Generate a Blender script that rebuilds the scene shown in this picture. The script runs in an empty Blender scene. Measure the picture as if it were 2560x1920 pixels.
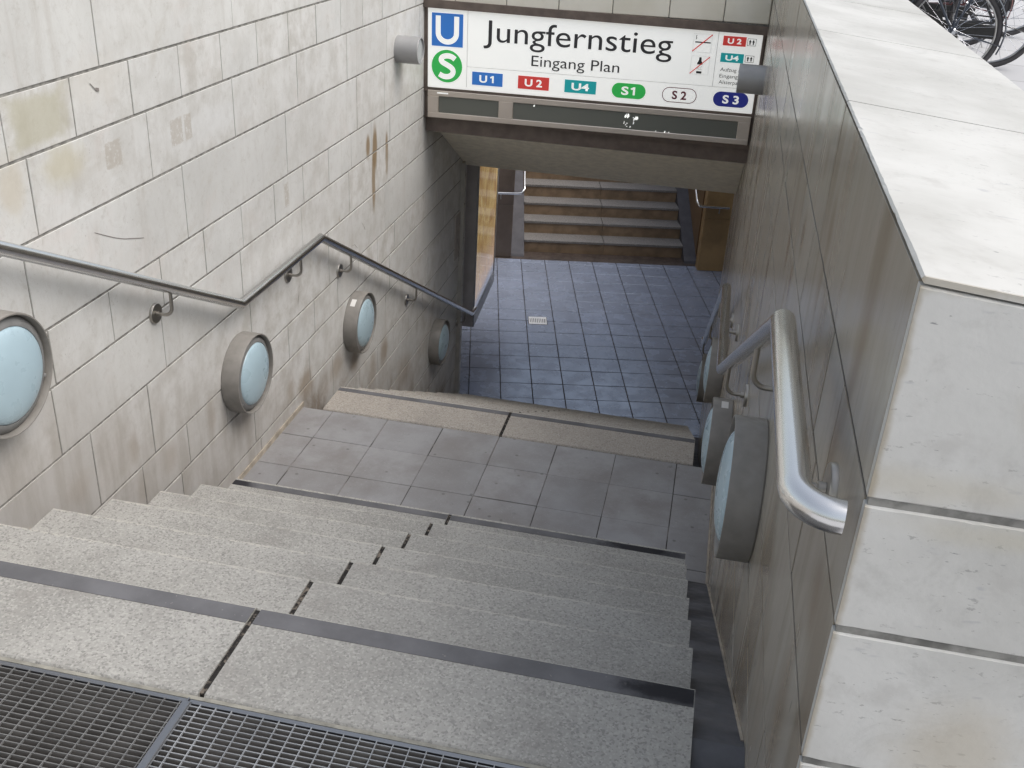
import bpy, bmesh, math, random
from mathutils import Vector, Matrix
random.seed(7)
R = math.radians
SC = bpy.context.scene
COL = SC.collection

# ------------------------------------------------------------------ camera, sky, sun, exposure
cd = bpy.data.cameras.new('camera'); cam = bpy.data.objects.new('camera', cd); COL.objects.link(cam)
pitch, yaw, roll = R(-27.1206), R(-10.3658), R(3.3524)
fw = Vector((math.sin(yaw)*math.cos(pitch), math.cos(yaw)*math.cos(pitch), math.sin(pitch)))
rt0 = Vector((math.cos(yaw), -math.sin(yaw), 0)); up0 = rt0.cross(fw)
rt = rt0*math.cos(roll) + up0*math.sin(roll); up = up0*math.cos(roll) - rt0*math.sin(roll)
M = Matrix((rt, up, -fw)).transposed().to_4x4(); M.translation = Vector((2.11581, -1.85989, 1.67806))
cam.matrix_world = M
cd.sensor_width = 36; cd.lens = 36*2542.02/2560; cd.clip_start = 0.05; cd.clip_end = 500
SC.camera = cam

SUN_EL, SUN_AZ = R(55), R(96)      # azimuth clockwise from +y
w = bpy.data.worlds.new('World'); SC.world = w; w.use_nodes = True
nt = w.node_tree; nt.nodes.clear()
sky = nt.nodes.new('ShaderNodeTexSky'); sky.sky_type = 'NISHITA'; sky.sun_disc = False
sky.sun_elevation = SUN_EL; sky.sun_rotation = SUN_AZ; sky.air_density = 1.6; sky.dust_density = 5; sky.ozone_density = 1
hs = nt.nodes.new('ShaderNodeHueSaturation'); hs.inputs['Saturation'].default_value = 0.5
bg = nt.nodes.new('ShaderNodeBackground'); bg.inputs['Strength'].default_value = 0.15
out = nt.nodes.new('ShaderNodeOutputWorld')
nt.links.new(sky.outputs[0], hs.inputs['Color']); nt.links.new(hs.outputs[0], bg.inputs['Color']); nt.links.new(bg.outputs[0], out.inputs['Surface'])
sd = bpy.data.lights.new('sun', 'SUN'); sd.energy = 0.8; sd.angle = R(45); sd.color = (1, .985, .965)
so = bpy.data.objects.new('sun', sd); COL.objects.link(so)
sdir = Vector((math.sin(SUN_AZ)*math.cos(SUN_EL), math.cos(SUN_AZ)*math.cos(SUN_EL), math.sin(SUN_EL)))
so.rotation_euler = sdir.to_track_quat('Z', 'Y').to_euler(); so.location = (6, -6, 12)
SC.view_settings.view_transform = 'Standard'; SC.view_settings.look = 'None'
SC.view_settings.exposure = 0.37; SC.view_settings.gamma = 1
SC.cycles.use_denoising = True; SC.cycles.denoising_prefilter = 'NONE'; SC.cycles.denoising_input_passes = 'RGB_ALBEDO_NORMAL'
SC.cycles.max_bounces = 10; SC.cycles.diffuse_bounces = 6

# ------------------------------------------------------------------ object helpers
def tag(o, label=None, cat=None, group=None, kind=None):
    if label: o['label'] = label
    if cat: o['category'] = cat
    if group: o['group'] = group
    if kind: o['kind'] = kind
    return o

def thing(name, label, cat, loc=(0, 0, 0), rot=(0, 0, 0), group=None):
    o = bpy.data.objects.new(name, None); COL.objects.link(o); o.empty_display_size = .1
    o.location = loc; o.rotation_euler = rot
    return tag(o, label, cat, group)

def link(name, me, mat, parent=None, smooth=None):
    mats = mat if isinstance(mat, (list, tuple)) else [mat]
    for m in mats: me.materials.append(m)
    if smooth is not None:
        for p in me.polygons: p.use_smooth = True
        me.set_sharp_from_angle(angle=R(smooth))
    o = bpy.data.objects.new(name, me); COL.objects.link(o)
    if parent: o.parent = parent
    return o

class MB:
    """collects verts and faces of ONE mesh"""
    def __init__(s): s.v = []; s.f = []; s.m = []
    def add(s, vs, fs, mi=0):
        b = len(s.v); s.v += [tuple(v) for v in vs]
        for f in fs: s.f.append([b+i for i in f]); s.m.append(mi)
    def quad(s, a, b, c, d, mi=0): s.add([a, b, c, d], [(0, 1, 2, 3)], mi)
    def box(s, x0, x1, y0, y1, z0, z1, mi=0, T=None):
        vs = [Vector((x, y, z)) for z in (z0, z1) for y in (y0, y1) for x in (x0, x1)]
        if T: vs = [T(v) for v in vs]
        s.add(vs, [(0, 2, 3, 1), (4, 5, 7, 6), (0, 1, 5, 4), (2, 6, 7, 3), (0, 4, 6, 2), (1, 3, 7, 5)], mi)
    def bbox(s, x0, x1, y0, y1, z0, z1, c=.004, mi=0, T=None, nose=None):
        """box with chamfered edges (24 verts)"""
        X, Y, Z = (x0, x1), (y0, y1), (z0, z1); vs = []; ix = {}
        for i in (0, 1):
            for j in (0, 1):
                for k in (0, 1):
                    sx, sy, sz = c*(1-2*i), c*(1-2*j), c*(1-2*k)
                    for a, p in enumerate(((X[i], Y[j]+sy, Z[k]+sz), (X[i]+sx, Y[j], Z[k]+sz), (X[i]+sx, Y[j]+sy, Z[k]))):
                        ix[i, j, k, a] = len(vs); vs.append(Vector(p))
        fs = []
        def face(l):
            n = (vs[l[1]]-vs[l[0]]).cross(vs[l[2]]-vs[l[0]]); cen = sum((vs[q] for q in l), Vector())/len(l)
            mid = Vector(((x0+x1)/2, (y0+y1)/2, (z0+z1)/2))
            fs.append(l if n.dot(cen-mid) > 0 else l[::-1])
        for i in (0, 1): face([ix[i, 0, 0, 0], ix[i, 1, 0, 0], ix[i, 1, 1, 0], ix[i, 0, 1, 0]])
        for j in (0, 1): face([ix[0, j, 0, 1], ix[1, j, 0, 1], ix[1, j, 1, 1], ix[0, j, 1, 1]])
        for k in (0, 1): face([ix[0, 0, k, 2], ix[1, 0, k, 2], ix[1, 1, k, 2], ix[0, 1, k, 2]])
        for p in (0, 1):
            for q in (0, 1):
                face([ix[0, p, q, 1], ix[1, p, q, 1], ix[1, p, q, 2], ix[0, p, q, 2]])
                face([ix[p, 0, q, 0], ix[p, 1, q, 0], ix[p, 1, q, 2], ix[p, 0, q, 2]])
                face([ix[p, q, 0, 0], ix[p, q, 1, 0], ix[p, q, 1, 1], ix[p, q, 0, 1]])
                for r_ in (0, 1): face([ix[p, q, r_, 0], ix[p, q, r_, 1], ix[p, q, r_, 2]])
        if T: vs = [T(v) for v in vs]
        n0 = len(s.m); s.add(vs, fs, mi)
        if nose is not None: s.m[n0+15] = nose
    def xbeam(s, x0, x1, y0, y1, z0, z1, c=.006, jit=.001, step=.02, nose=None, T=None, rnd=random.Random(11)):
        """long box with chamfered, slightly chipped long edges"""
        n = max(2, int((x1-x0)/step)); vs = []; fs = []; ms = []
        def j(): 
            v = abs(rnd.gauss(0, jit)); return v*(3 if rnd.random() < .03 else 1)
        for i in range(n+1):
            x = x0+(x1-x0)*i/n
            vs += [(x, y1, z0+c), (x, y1, z1-c-j()), (x, y1-c-j(), z1), (x, y1-c-.007+max(-.006, min(.006, rnd.gauss(0, .003))), z1), (x, y0+c+j(), z1), (x, y0, z1-c-j()), (x, y0, z0+c+j()), (x, y0+c+j(), z0), (x, y1-c, z0)]
        vs = [Vector(v) for v in vs]
        if T: vs = [T(v) for v in vs]
        b = len(s.v); s.v += [tuple(v) for v in vs]
        for i in range(n):
            for k in range(9):
                s.f.append([b+i*9+k, b+i*9+(k+1) % 9, b+(i+1)*9+(k+1) % 9, b+(i+1)*9+k]); s.m.append(nose if (nose is not None and k in (1, 2)) else 0)
        s.f.append([b+k for k in range(9)]); s.m.append(0); s.f.append([b+n*9+8-k for k in range(9)]); s.m.append(0)
    def tube(s, pts, r, n=12, caps=True, mi=0, closed=False):
        pts = [Vector(p) for p in pts]; N = len(pts)
        segs = [(pts[(i+1) % N]-pts[i]).normalized() for i in range(N if closed else N-1)]
        ref = Vector((0, 0, 1)) if abs(segs[0].z) < .9 else Vector((1, 0, 0))
        u = segs[0].cross(ref).normalized(); rings = []
        for i in range(N):
            if closed: t0, t1 = segs[i-1], segs[i]
            else: t0 = segs[max(0, i-1)]; t1 = segs[min(i, N-2)]
            u = (u-t0*u.dot(t0)).normalized(); v = t0.cross(u)
            bis = (t0+t1).normalized(); ring = []
            rr = r[i] if isinstance(r, (list, tuple)) else r
            for k in range(n):
                a = 2*math.pi*k/n; o = u*math.cos(a)*rr+v*math.sin(a)*rr
                o = o - t0*(o.dot(bis)/t0.dot(bis))
                ring.append(pts[i]+o)
            rings.append(ring)
            u = (u-t1*u.dot(t1)).normalized() if abs(u.dot(t1)) < .98 else u
        vs = [p for rg in rings for p in rg]; fs = []
        for i in range(N if closed else N-1):
            a, b = i*n, ((i+1) % N)*n
            for k in range(n): fs.append((a+k, a+(k+1) % n, b+(k+1) % n, b+k))
        if caps and not closed:
            fs.append(tuple(range(n))[::-1]); fs.append(tuple(range((N-1)*n, N*n)))
        s.add(vs, fs, mi)
    def lathe(s, prof, n=48, T=None, mi=0, fan0=False, fan1=False):
        """profile of (radius, height); axis +x"""
        vs = []; fs = []
        for (r_, h) in prof:
            for k in range(n):
                a = 2*math.pi*k/n; vs.append(Vector((h, r_*math.cos(a), r_*math.sin(a))))
        for i in range(len(prof)-1):
            for k in range(n): fs.append((i*n+k, i*n+(k+1) % n, (i+1)*n+(k+1) % n, (i+1)*n+k))
        if fan0: fs.append(tuple(range(n))[::-1])
        if fan1: fs.append(tuple(range((len(prof)-1)*n, len(prof)*n)))
        if T: vs = [T(v) for v in vs]
        s.add(vs, fs, mi)
    def build(s, name, mat, parent=None, smooth=None):
        me = bpy.data.meshes.new(name); me.from_pydata(s.v, [], s.f)
        if any(s.m):
            for p, m in zip(me.polygons, s.m): p.material_index = m
        bm = bmesh.new(); bm.from_mesh(me)
        bmesh.ops.recalc_face_normals(bm, faces=bm.faces); bm.to_mesh(me); bm.free()
        me.update()
        return link(name, me, mat, parent, smooth)

def copy_tree(o, parent=None):
    c = o.copy(); COL.objects.link(c)
    if parent: c.parent = parent
    for ch in list(o.children): copy_tree(ch, c)
    return c

# ------------------------------------------------------------------ material helpers
class Sh:
    def __init__(s, name, rough=.6, metal=0, color=(.5, .5, .5)):
        s.m = bpy.data.materials.new(name); s.m.use_nodes = True; s.t = s.m.node_tree; s.t.nodes.clear()
        s.out = s.n('OutputMaterial'); s.b = s.n('BsdfPrincipled')
        s.t.links.new(s.b.outputs[0], s.out.inputs[0])
        s.set('Roughness', rough); s.set('Metallic', metal); s.set('Base Color', color)
        s._pos = None
    def n(s, t): return s.t.nodes.new('ShaderNode'+t)
    def put(s, inp, v):
        if hasattr(v, 'is_linked') or hasattr(v, 'node'): s.t.links.new(v, inp)
        else:
            if inp.type == 'RGBA' and len(v) == 3: v = (*v, 1)
            inp.default_value = v
    def set(s, k, v): s.put(s.b.inputs[k], v)
    @property
    def pos(s):
        if s._pos is None: s._pos = s.n('NewGeometry')
        return s._pos.outputs['Position']
    @property
    def isl(s):
        s.pos; return s._pos.outputs['Random Per Island']
    def obj(s): return s.n('TexCoord').outputs['Object']
    def mapped(s, scale=(1, 1, 1), loc=(0, 0, 0), rot=(0, 0, 0), src=None):
        m = s.n('Mapping'); s.put(m.inputs[0], src or s.pos); m.inputs['Scale'].default_value = scale
        m.inputs['Location'].default_value = loc; m.inputs['Rotation'].default_value = rot; return m.outputs[0]
    def noise(s, scale=5, det=4, rough=.55, vec=None, dist=0, out='Fac'):
        n = s.n('TexNoise'); s.put(n.inputs['Vector'], vec or s.pos); n.inputs['Scale'].default_value = scale
        n.inputs['Detail'].default_value = det; n.inputs['Roughness'].default_value = rough; n.inputs['Distortion'].default_value = dist
        return n.outputs[out]
    def voro(s, scale=50, vec=None, out='Distance', feat='F1'):
        n = s.n('TexVoronoi'); n.feature = feat; s.put(n.inputs['Vector'], vec or s.pos); n.inputs['Scale'].default_value = scale
        return n.outputs[out]
    def ramp(s, f, a, b, c0=0., c1=1.):
        """smooth remap of f from a..b to c0..c1"""
        n = s.n('MapRange'); n.interpolation_type = 'SMOOTHSTEP'; s.put(n.inputs[0], f)
        n.inputs[1].default_value = a; n.inputs[2].default_value = b; n.inputs[3].default_value = c0; n.inputs[4].default_value = c1
        return n.outputs[0]
    def math(s, op, a, b=0.):
        n = s.n('Math'); n.operation = op; s.put(n.inputs[0], a); s.put(n.inputs[1], b); return n.outputs[0]
    def mix(s, f, a, b, bt='MIX'):
        n = s.n('Mix'); n.data_type = 'RGBA'; n.blend_type = bt
        s.put(n.inputs[0], f); s.put(n.inputs[6], a); s.put(n.inputs[7], b); return n.outputs[2]
    def white(s, vec):
        n = s.n('TexWhiteNoise'); n.noise_dimensions = '3D'; s.put(n.inputs['Vector'], vec); return n.outputs['Value']
    def bump(s, h, strength=.3, dist=.01):
        n = s.n('Bump'); n.inputs['Strength'].default_value = strength; n.inputs['Distance'].default_value = dist
        s.put(n.inputs['Height'], h); s.set('Normal', n.outputs[0])
    def spot(s, c, r_, edge=.35, wob=None, amt=.5):
        """0..1 mask of an ellipsoid patch with a noisy rim, c and r in world metres"""
        m = s.n('VectorMath'); m.operation = 'SUBTRACT'; s.put(m.inputs[0], s.pos); m.inputs[1].default_value = c
        d = s.n('VectorMath'); d.operation = 'DIVIDE'; s.put(d.inputs[0], m.outputs[0]); d.inputs[1].default_value = r_
        l = s.n('VectorMath'); l.operation = 'LENGTH'; s.put(l.inputs[0], d.outputs[0])
        v = l.outputs['Value']
        if wob is not None: v = s.math('ADD', v, s.math('MULTIPLY', s.math('SUBTRACT', wob, .5), amt*2))
        return s.ramp(v, 1.0, 1.0-edge-.3, 0., 1.)

def simple(name, color, rough=.5, metal=0., var=.0, sc=8, emit=None, es=1., coat=0.):
    s = Sh(name, rough, metal, color)
    if var:
        f = s.noise(sc, 5); c = s.mix(s.ramp(f, .3, .7), tuple(x*(1-var) for x in color), tuple(min(1, x*(1+var)) for x in color)); s.set('Base Color', c)
        s.set('Roughness', s.ramp(s.noise(sc*2.3, 4), .3, .7, max(.05, rough-.12), min(1, rough+.1)))
    if emit: s.set('Emission Color', emit); s.set('Emission Strength', es)
    if coat: s.set('Coat Weight', coat)
    return s.m

# --- stones
def mat_left_wall():
    s = Sh('pale_limestone', .55)
    big = s.noise(1.3, 5, .6); mid = s.noise(7, 6, .62); fine = s.noise(60, 4, .6)
    base = s.mix(s.ramp(big, .3, .7), (.52, .522, .512), (.63, .635, .628))
    base = s.mix(s.math('MULTIPLY', s.isl, .9), base, s.mix(s.ramp(mid, .35, .7), (.67, .67, .665), (.455, .44, .41)))
    # faint pinkish cloud and grey veins
    base = s.mix(s.ramp(s.noise(3.1, 6, .7, dist=.6), .52, .75, 0, .35), base, (.61, .555, .53))
    vein = s.ramp(s.noise(9, 8, .7, vec=s.mapped((1, 1, .6)), dist=1.2), .48, .5, 1, 0)
    vein = s.math('MULTIPLY', vein, s.ramp(s.noise(9, 8, .7, vec=s.mapped((1, 1, .6)), dist=1.2), .46, .485, 0, .22))
    base = s.mix(vein, base, (.40, .38, .36))
    # rain streaks, mottling and soot specks
    sk = s.noise(1, 5, .65, vec=s.mapped((1, 10, .55)), dist=.2)
    base = s.mix(s.ramp(sk, .54, .74, 0, .28), base, (.36, .325, .285))
    base = s.mix(s.ramp(s.noise(17, 7, .78, dist=.4), .52, .68, 0, .38), base, (.385, .365, .335))
    base = s.mix(s.ramp(s.noise(2.3, 7, .75, dist=1.), .55, .7, 0, .3), base, (.43, .40, .355))
    # pits
    pit = s.math('MULTIPLY', s.ramp(s.noise(85, 3, .5), .66, .74), s.ramp(s.noise(5, 4), .45, .6))
    base = s.mix(s.math('MULTIPLY', pit, .55), base, (.25, .23, .21))
    wob = s.noise(11, 5, .65); wob2 = s.noise(45, 4, .7)
    yel, brn, gry = (.50, .46, .33), (.30, .235, .17), (.46, .42, .37)
    S = [((0, 1.13, .70), (.3, .17, .10), yel, .6), ((0, .86, .70), (.3, .10, .14), (.50, .44, .33), .5),
         ((0, 1.31, -.51), (.3, .055, .10), brn, .55), ((0, 1.56, -.70), (.3, .10, .10), brn, .5), ((0, 1.95, -.70), (.3, .06, .14), brn, .45),
         ((0, .94, -.47), (.3, .11, .09), brn, .45), ((0, 1.33, -.72), (.3, .06, .10), brn, .5), ((0, 2.27, -.90), (.3, .10, .12), brn, .5),
         ((0, 4.50, -1.51), (.3, .13, .14), brn, .75), ((0, 3.88, -1.31), (.3, .14, .10), brn, .75), ((0, 3.56, -1.20), (.3, .15, .12), brn, .6),
         ((0, 3.06, -1.09), (.3, .16, .14), brn, .8), ((0, 2.85, -1.02), (.3, .07, .10), brn, .5), ((0, 4.25, -1.55), (.3, .10, .2), brn, .5), ((0, 4.95, -1.9), (.3, .25, .22), brn, .5),
         ((0, 4.2, .05), (.3, .035, .10), brn, .75), ((0, 4.575, -.02), (.3, .03, .10), brn, .6), ((0, 4.86, .40), (.3, .10, .14), gry, .5), ((0, 3.67, -.27), (.3, .012, .035), brn, .8),
         ((0, 1.35, .93), (.3, .3, .12), (.60, .585, .55), .5), ((0, 2.2, .62), (.3, .5, .1), (.66, .67, .68), .4)]
    for c, r_, col, a in S:
        base = s.mix(s.math('MULTIPLY', s.spot(c, r_, .5, wob, .45), a), base, col)
    # damp yellowish block near the top
    sp = s.n('SeparateXYZ'); s.put(sp.inputs[0], s.pos)
    dy = s.math('DIVIDE', s.math('ABSOLUTE', s.math('SUBTRACT', sp.outputs[1], 1.045)), .17); dz = s.math('DIVIDE', s.math('ABSOLUTE', s.math('SUBTRACT', sp.outputs[2], .87)), .10)
    mx = s.math('ADD', s.math('MAXIMUM', dy, dz), s.math('MULTIPLY', s.math('SUBTRACT', s.noise(6, 6, .7), .5), 1.1))
    base = s.mix(s.ramp(mx, 1.0, .55, 0, .65), base, (.43, .41, .305))
    # two long brown drips
    for c, r_, a in [((0, 4.335, .0), (.3, .06, .20), .9), ((0, 4.30, -.20), (.3, .045, .27), .8), ((0, 4.575, -.10), (.3, .04, .20), .65), ((0, 4.20, .04), (.3, .05, .10), .7)]:
        base = s.mix(s.math('MULTIPLY', s.spot(c, r_, .25, wob, .2), a), base, (.24, .165, .085))
    # glue remains of old stickers: ragged rectangles
    for (y, z, hy, hz) in [(1.89, .645, .05, .055), (1.985, .645, .03, .055), (1.43, .665, .055, .05), (2.93, .09, .028, .065)]:
        sp = s.n('SeparateXYZ'); s.put(sp.inputs[0], s.pos)
        dy = s.math('DIVIDE', s.math('ABSOLUTE', s.math('SUBTRACT', sp.outputs[1], y)), hy)
        dz = s.math('DIVIDE', s.math('ABSOLUTE', s.math('SUBTRACT', sp.outputs[2], z)), hz)
        mx = s.math('ADD', s.math('MAXIMUM', dy, dz), s.math('MULTIPLY', s.math('SUBTRACT', wob2, .5), .9))
        k = s.math('MULTIPLY', s.ramp(mx, 1.0, .9), s.ramp(wob2, .36, .5))
        base = s.mix(s.math('MULTIPLY', k, .55), base, (.38, .34, .29))
    # broad darker tone towards the wall foot, then grime streaks and brown stains
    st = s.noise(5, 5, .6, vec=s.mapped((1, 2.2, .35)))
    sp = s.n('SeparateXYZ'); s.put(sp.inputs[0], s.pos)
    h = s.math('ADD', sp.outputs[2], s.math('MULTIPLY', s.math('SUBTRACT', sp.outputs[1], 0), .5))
    foot_tone = s.math('MULTIPLY', s.ramp(s.math('ADD', h, s.math('MULTIPLY', big, .8)), 1.25, .35), .6)
    base = s.mix(foot_tone, base, (.40, .375, .355))
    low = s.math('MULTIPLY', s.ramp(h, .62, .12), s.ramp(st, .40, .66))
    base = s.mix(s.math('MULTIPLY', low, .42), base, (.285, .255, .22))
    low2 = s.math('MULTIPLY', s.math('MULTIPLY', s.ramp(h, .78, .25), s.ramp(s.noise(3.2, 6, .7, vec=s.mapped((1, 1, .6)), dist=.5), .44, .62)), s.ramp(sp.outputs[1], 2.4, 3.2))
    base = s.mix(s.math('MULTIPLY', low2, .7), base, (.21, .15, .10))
    s.set('Base Color', base)
    s.set('Roughness', s.ramp(mid, .3, .7, .42, .62))
    s.bump(s.math('ADD', s.math('MULTIPLY', fine, .4), s.math('MULTIPLY', mid, .6)), .18, .006)
    return s.m

def mat_right_wall():
    s = Sh('polished_streaked_marble', .3)
    long_ = s.noise(1, 5, .6, vec=s.mapped((1, 5.5, .55)), dist=.3); fin = s.noise(1, 6, .65, vec=s.mapped((4, 26, 2.2)), dist=.2)
    base = s.mix(s.ramp(long_, .3, .7), (.46, .43, .365), (.33, .29, .235))
    base = s.mix(s.math('MULTIPLY', s.isl, .5), base, (.46, .435, .385))
    base = s.mix(s.ramp(fin, .45, .78, 0, .35), base, (.24, .19, .14))
    base = s.mix(s.ramp(s.noise(14, 6, .7, vec=s.mapped((1, 1, .5))), .5, .72, 0, .3), base, (.27, .235, .19))
    wide = s.noise(1, 3, .5, vec=s.mapped((2, 3.2, .9), loc=(3, 1, 7)), dist=.5)
    base = s.mix(s.ramp(wide, .51, .66, 0, .6), base, (.215, .16, .10))
    fl = s.ramp(s.noise(1, 4, .6, vec=s.mapped((30, 60, 14))), .66, .74)
    base = s.mix(s.math('MULTIPLY', fl, .6), base, (.15, .13, .12))
    wob = s.noise(8, 5, .65, vec=s.mapped((1, 1, .4)))
    for y, z, ry, rz, a in [(.68, .89, .06, .09, .7), (.17, 1.06, .05, .10, .6), (1.03, .74, .05, .10, .8), (.80, .72, .05, .1, .6), (.18, .93, .05, .1, .5), (-.43, 1.08, .09, .15, .45),
                            (-.53, .69, .09, .12, .8), (-.39, .88, .07, .12, .55), (.48, 1.13, .05, .1, .45), (-.45, .4, .1, .2, .5)]:
        base = s.mix(s.math('MULTIPLY', s.spot((2.368, y, z), (.3, ry, rz), .6, wob, .4), a), base, (.24, .18, .12))
    # brown water mark along the front corner and under the top edge
    sp = s.n('SeparateXYZ'); s.put(sp.inputs[0], s.pos)
    e = s.math('ADD', s.math('SUBTRACT', sp.outputs[1], -.712), s.math('MULTIPLY', s.noise(30, 3), .02))
    base = s.mix(s.ramp(e, .045, .008, 0, .75), base, (.24, .18, .10))
    s.set('Base Color', base); s.set('Roughness', s.ramp(long_, .3, .7, .17, .28))
    s.bump(s.noise(90, 3), .04, .003)
    return s.m

def mat_white_marble():
    """sawn white marble of the wall end and coping: grey flecks, ochre tints at the arris"""
    s = Sh('white_marble', .5)
    cl = s.noise(2.6, 5, .6); md = s.noise(16, 5, .6)
    base = s.mix(s.ramp(cl, .3, .7), (.46, .455, .432), (.595, .59, .57))
    base = s.mix(s.ramp(md, .52, .72, 0, .35), base, (.39, .375, .355))
    fl = s.ramp(s.noise(1, 3, .55, vec=s.mapped((48, 130, 150), rot=(0, R(10), R(14)))), .68, .74)
    ar = s.ramp(s.noise(5.5, 4, .6), .46, .62)
    base = s.mix(s.math('MULTIPLY', s.math('MULTIPLY', fl, ar), .75), base, (.17, .17, .18))
    fl2 = s.ramp(s.noise(1, 2, .5, vec=s.mapped((24, 60, 70), rot=(0, R(10), R(14)))), .66, .8)
    base = s.mix(s.math('MULTIPLY', fl2, .5), base, (.33, .335, .36))
    fl3 = s.math('MULTIPLY', s.ramp(s.noise(1, 4, .7, vec=s.mapped((42, 90, 95), loc=(4, 2, 9), rot=(0, R(12), R(12)))), .62, .66), s.ramp(s.noise(3.1, 4, .6), .45, .58))
    base = s.mix(s.math('MULTIPLY', fl3, .5), base, (.20, .195, .19))
    base = s.mix(s.ramp(s.noise(5, 7, .75, dist=.8), .54, .72, 0, .38), base, (.36, .355, .335))
    wob = s.noise(9, 5, .65)
    for c, r_, col, a in [((2.56, -.712, .60), (.12, .4, .13), (.46, .40, .30), .5), ((2.44, -.712, 1.02), (.2, .4, .035), (.50, .46, .37), .45),
                          ((2.56, -.712, .96), (.2, .4, .03), (.48, .44, .34), .4), ((2.55, -.712, 1.15), (.05, .4, .06), (.42, .38, .31), .5), ((2.49, -.712, .44), (.09, .4, .09), (.38, .37, .34), .5)]:
        base = s.mix(s.math('MULTIPLY', s.spot(c, r_, .6, wob, .5), a), base, col)
    sp = s.n('SeparateXYZ'); s.put(sp.inputs[0], s.pos)
    e = s.math('ADD', sp.outputs[0], s.math('MULTIPLY', s.noise(26, 4), .014))
    front = s.ramp(sp.outputs[1], -.706, -.711)
    base = s.mix(s.math('MULTIPLY', s.ramp(e, 2.384, 2.374, 0, .6), front), base, (.27, .215, .13))
    tz = s.math('ADD', sp.outputs[2], s.math('MULTIPLY', s.noise(22, 4), .04))
    base = s.mix(s.math('MULTIPLY', s.ramp(tz, 1.28, 1.30, 0, .5), front), base, (.33, .28, .19))
    s.set('Base Color', base); s.bump(s.math('ADD', s.noise(70, 4), s.math('MULTIPLY', fl, -1.)), .12, .004)
    return s.m

def mat_granite(name, a=(.372, .365, .343), b=(.272, .267, .25), warm=0.):
    """grey granite aggregate with light and dark grains"""
    s = Sh(name, .75)
    g1 = s.voro(200, out='Color'); sp = s.n('SeparateColor'); s.put(sp.inputs[0], g1); v = sp.outputs[0]
    base = s.mix(s.ramp(s.noise(2.2, 5, .6), .3, .7), a, b)
    base = s.mix(s.ramp(v, .6, 1., 0, .45), base, (.56, .545, .51))
    base = s.mix(s.ramp(v, .22, .10, 0, .6), base, (.14, .135, .13))
    base = s.mix(s.ramp(s.noise(150, 2), .63, .72, 0, .5), base, (.15, .145, .14))
    base = s.mix(s.ramp(s.noise(4.5, 6, .7), .52, .72, 0, .5), base, (.21, .195, .18))
    base = s.mix(s.ramp(s.noise(26, 4, .7), .68, .74, 0, .6), base, (.10, .095, .09))
    base = s.mix(s.math('MULTIPLY', s.isl, .35), base, tuple(x*.9 for x in a))
    if warm: base = s.mix(warm, base, (.46, .38, .30))
    s.set('Base Color', base); s.bump(s.noise(120, 2, .5), .12, .002); return s.m

def mat_paving(name, base_c, dark, seams=True, rough=.6, isl_amt=.5, spec=120):
    s = Sh(name, rough)
    base = s.mix(s.ramp(s.noise(3, 6, .65), .3, .7), base_c, dark)
    base = s.mix(s.math('MULTIPLY', s.isl, isl_amt), base, tuple(x*.72 for x in base_c))
    base = s.mix(s.ramp(s.noise(spec, 3), .6, .75, 0, .35), base, tuple(min(1, x*1.5) for x in base_c))
    base = s.mix(s.ramp(s.noise(13, 5, .7), .63, .74, 0, .5), base, tuple(x*.45 for x in dark))
    base = s.mix(s.ramp(s.noise(1.4, 4, .6), .5, .7, 0, .3), base, tuple(x*k for x, k in zip(base_c, (1.12, 1.15, 1.22))))
    base = s.mix(s.ramp(s.voro(9), .10, .055, 0, .55), base, tuple(x*.4 for x in dark))
    s.set('Base Color', base); s.set('Roughness', s.ramp(s.noise(6, 5), .3, .7, rough-.14, rough+.08))
    s.bump(s.noise(150, 3), .15, .003); return s.m

MORTAR = simple('mortar', (.225, .22, .205), .9, var=.35, sc=30)
DARKJ = simple('dark_joint', (.06, .052, .047), .95, var=.4, sc=20)
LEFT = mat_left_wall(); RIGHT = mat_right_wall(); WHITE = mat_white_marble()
GRAN = mat_granite('grey_granite'); GRANW = mat_granite('worn_warm_granite', (.38, .345, .305), (.32, .29, .255), 0.0)
NOSE = mat_granite('pale_arris', (.455, .44, .40), (.37, .36, .33))  # paler granite along the front edge of each step
def mat_strip():
    s = Sh('dark_contrast_strip', .9); s.set('Specular IOR Level', .2); b = s.mix(s.ramp(s.noise(6, 5), .3, .7), (.165, .165, .175), (.115, .115, .122)); wob = s.noise(16, 5, .7)
    b = s.mix(s.ramp(s.noise(70, 3), .68, .75, 0, .5), b, (.36, .35, .33))
    for c, r_ in (((2.20, -.05, 0), (.17, .05, .3)), ((2.05, 1.88, -1), (.25, .06, .3)), ((.14, 1.88, -1), (.12, .06, .3))):
        b = s.mix(s.math('MULTIPLY', s.spot(c, r_, .4, wob, .5), .9), b, (.022, .022, .026))
    s.set('Base Color', b); s.bump(s.noise(160, 3), .2, .002); return s.m
STRIP = mat_strip()
GUT = simple('slate_gutter', (.085, .088, .10), .55, var=.35, sc=7)
LAND = mat_paving('landing_slabs', (.325, .325, .335), (.225, .213, .208))
FLOORM = mat_paving('blue_grey_tiles', (.36, .405, .52), (.285, .32, .41), rough=.27, isl_amt=.2, spec=60)
PLAZA = None
SKIRT = simple('skirting_stone', (.40, .35, .29), .6, var=.3, sc=12)
def mat_steel(name, col=(.62, .61, .59), rough=.28, stretch=(3, 3, 3)):
    s = Sh(name, rough, 1., col)
    n = s.noise(14, 4, .6, vec=s.mapped(stretch))
    s.set('Roughness', s.ramp(n, .2, .8, rough-.03, rough+.04)); s.set('Base Color', s.mix(s.ramp(s.noise(3, 3), .3, .7), col, tuple(x*.94 for x in col)))
    return s.m
STEEL = mat_steel('brushed_steel', (.80, .795, .79), .21); STEELD = mat_steel('dull_steel', (.42, .40, .37), .38)
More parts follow.
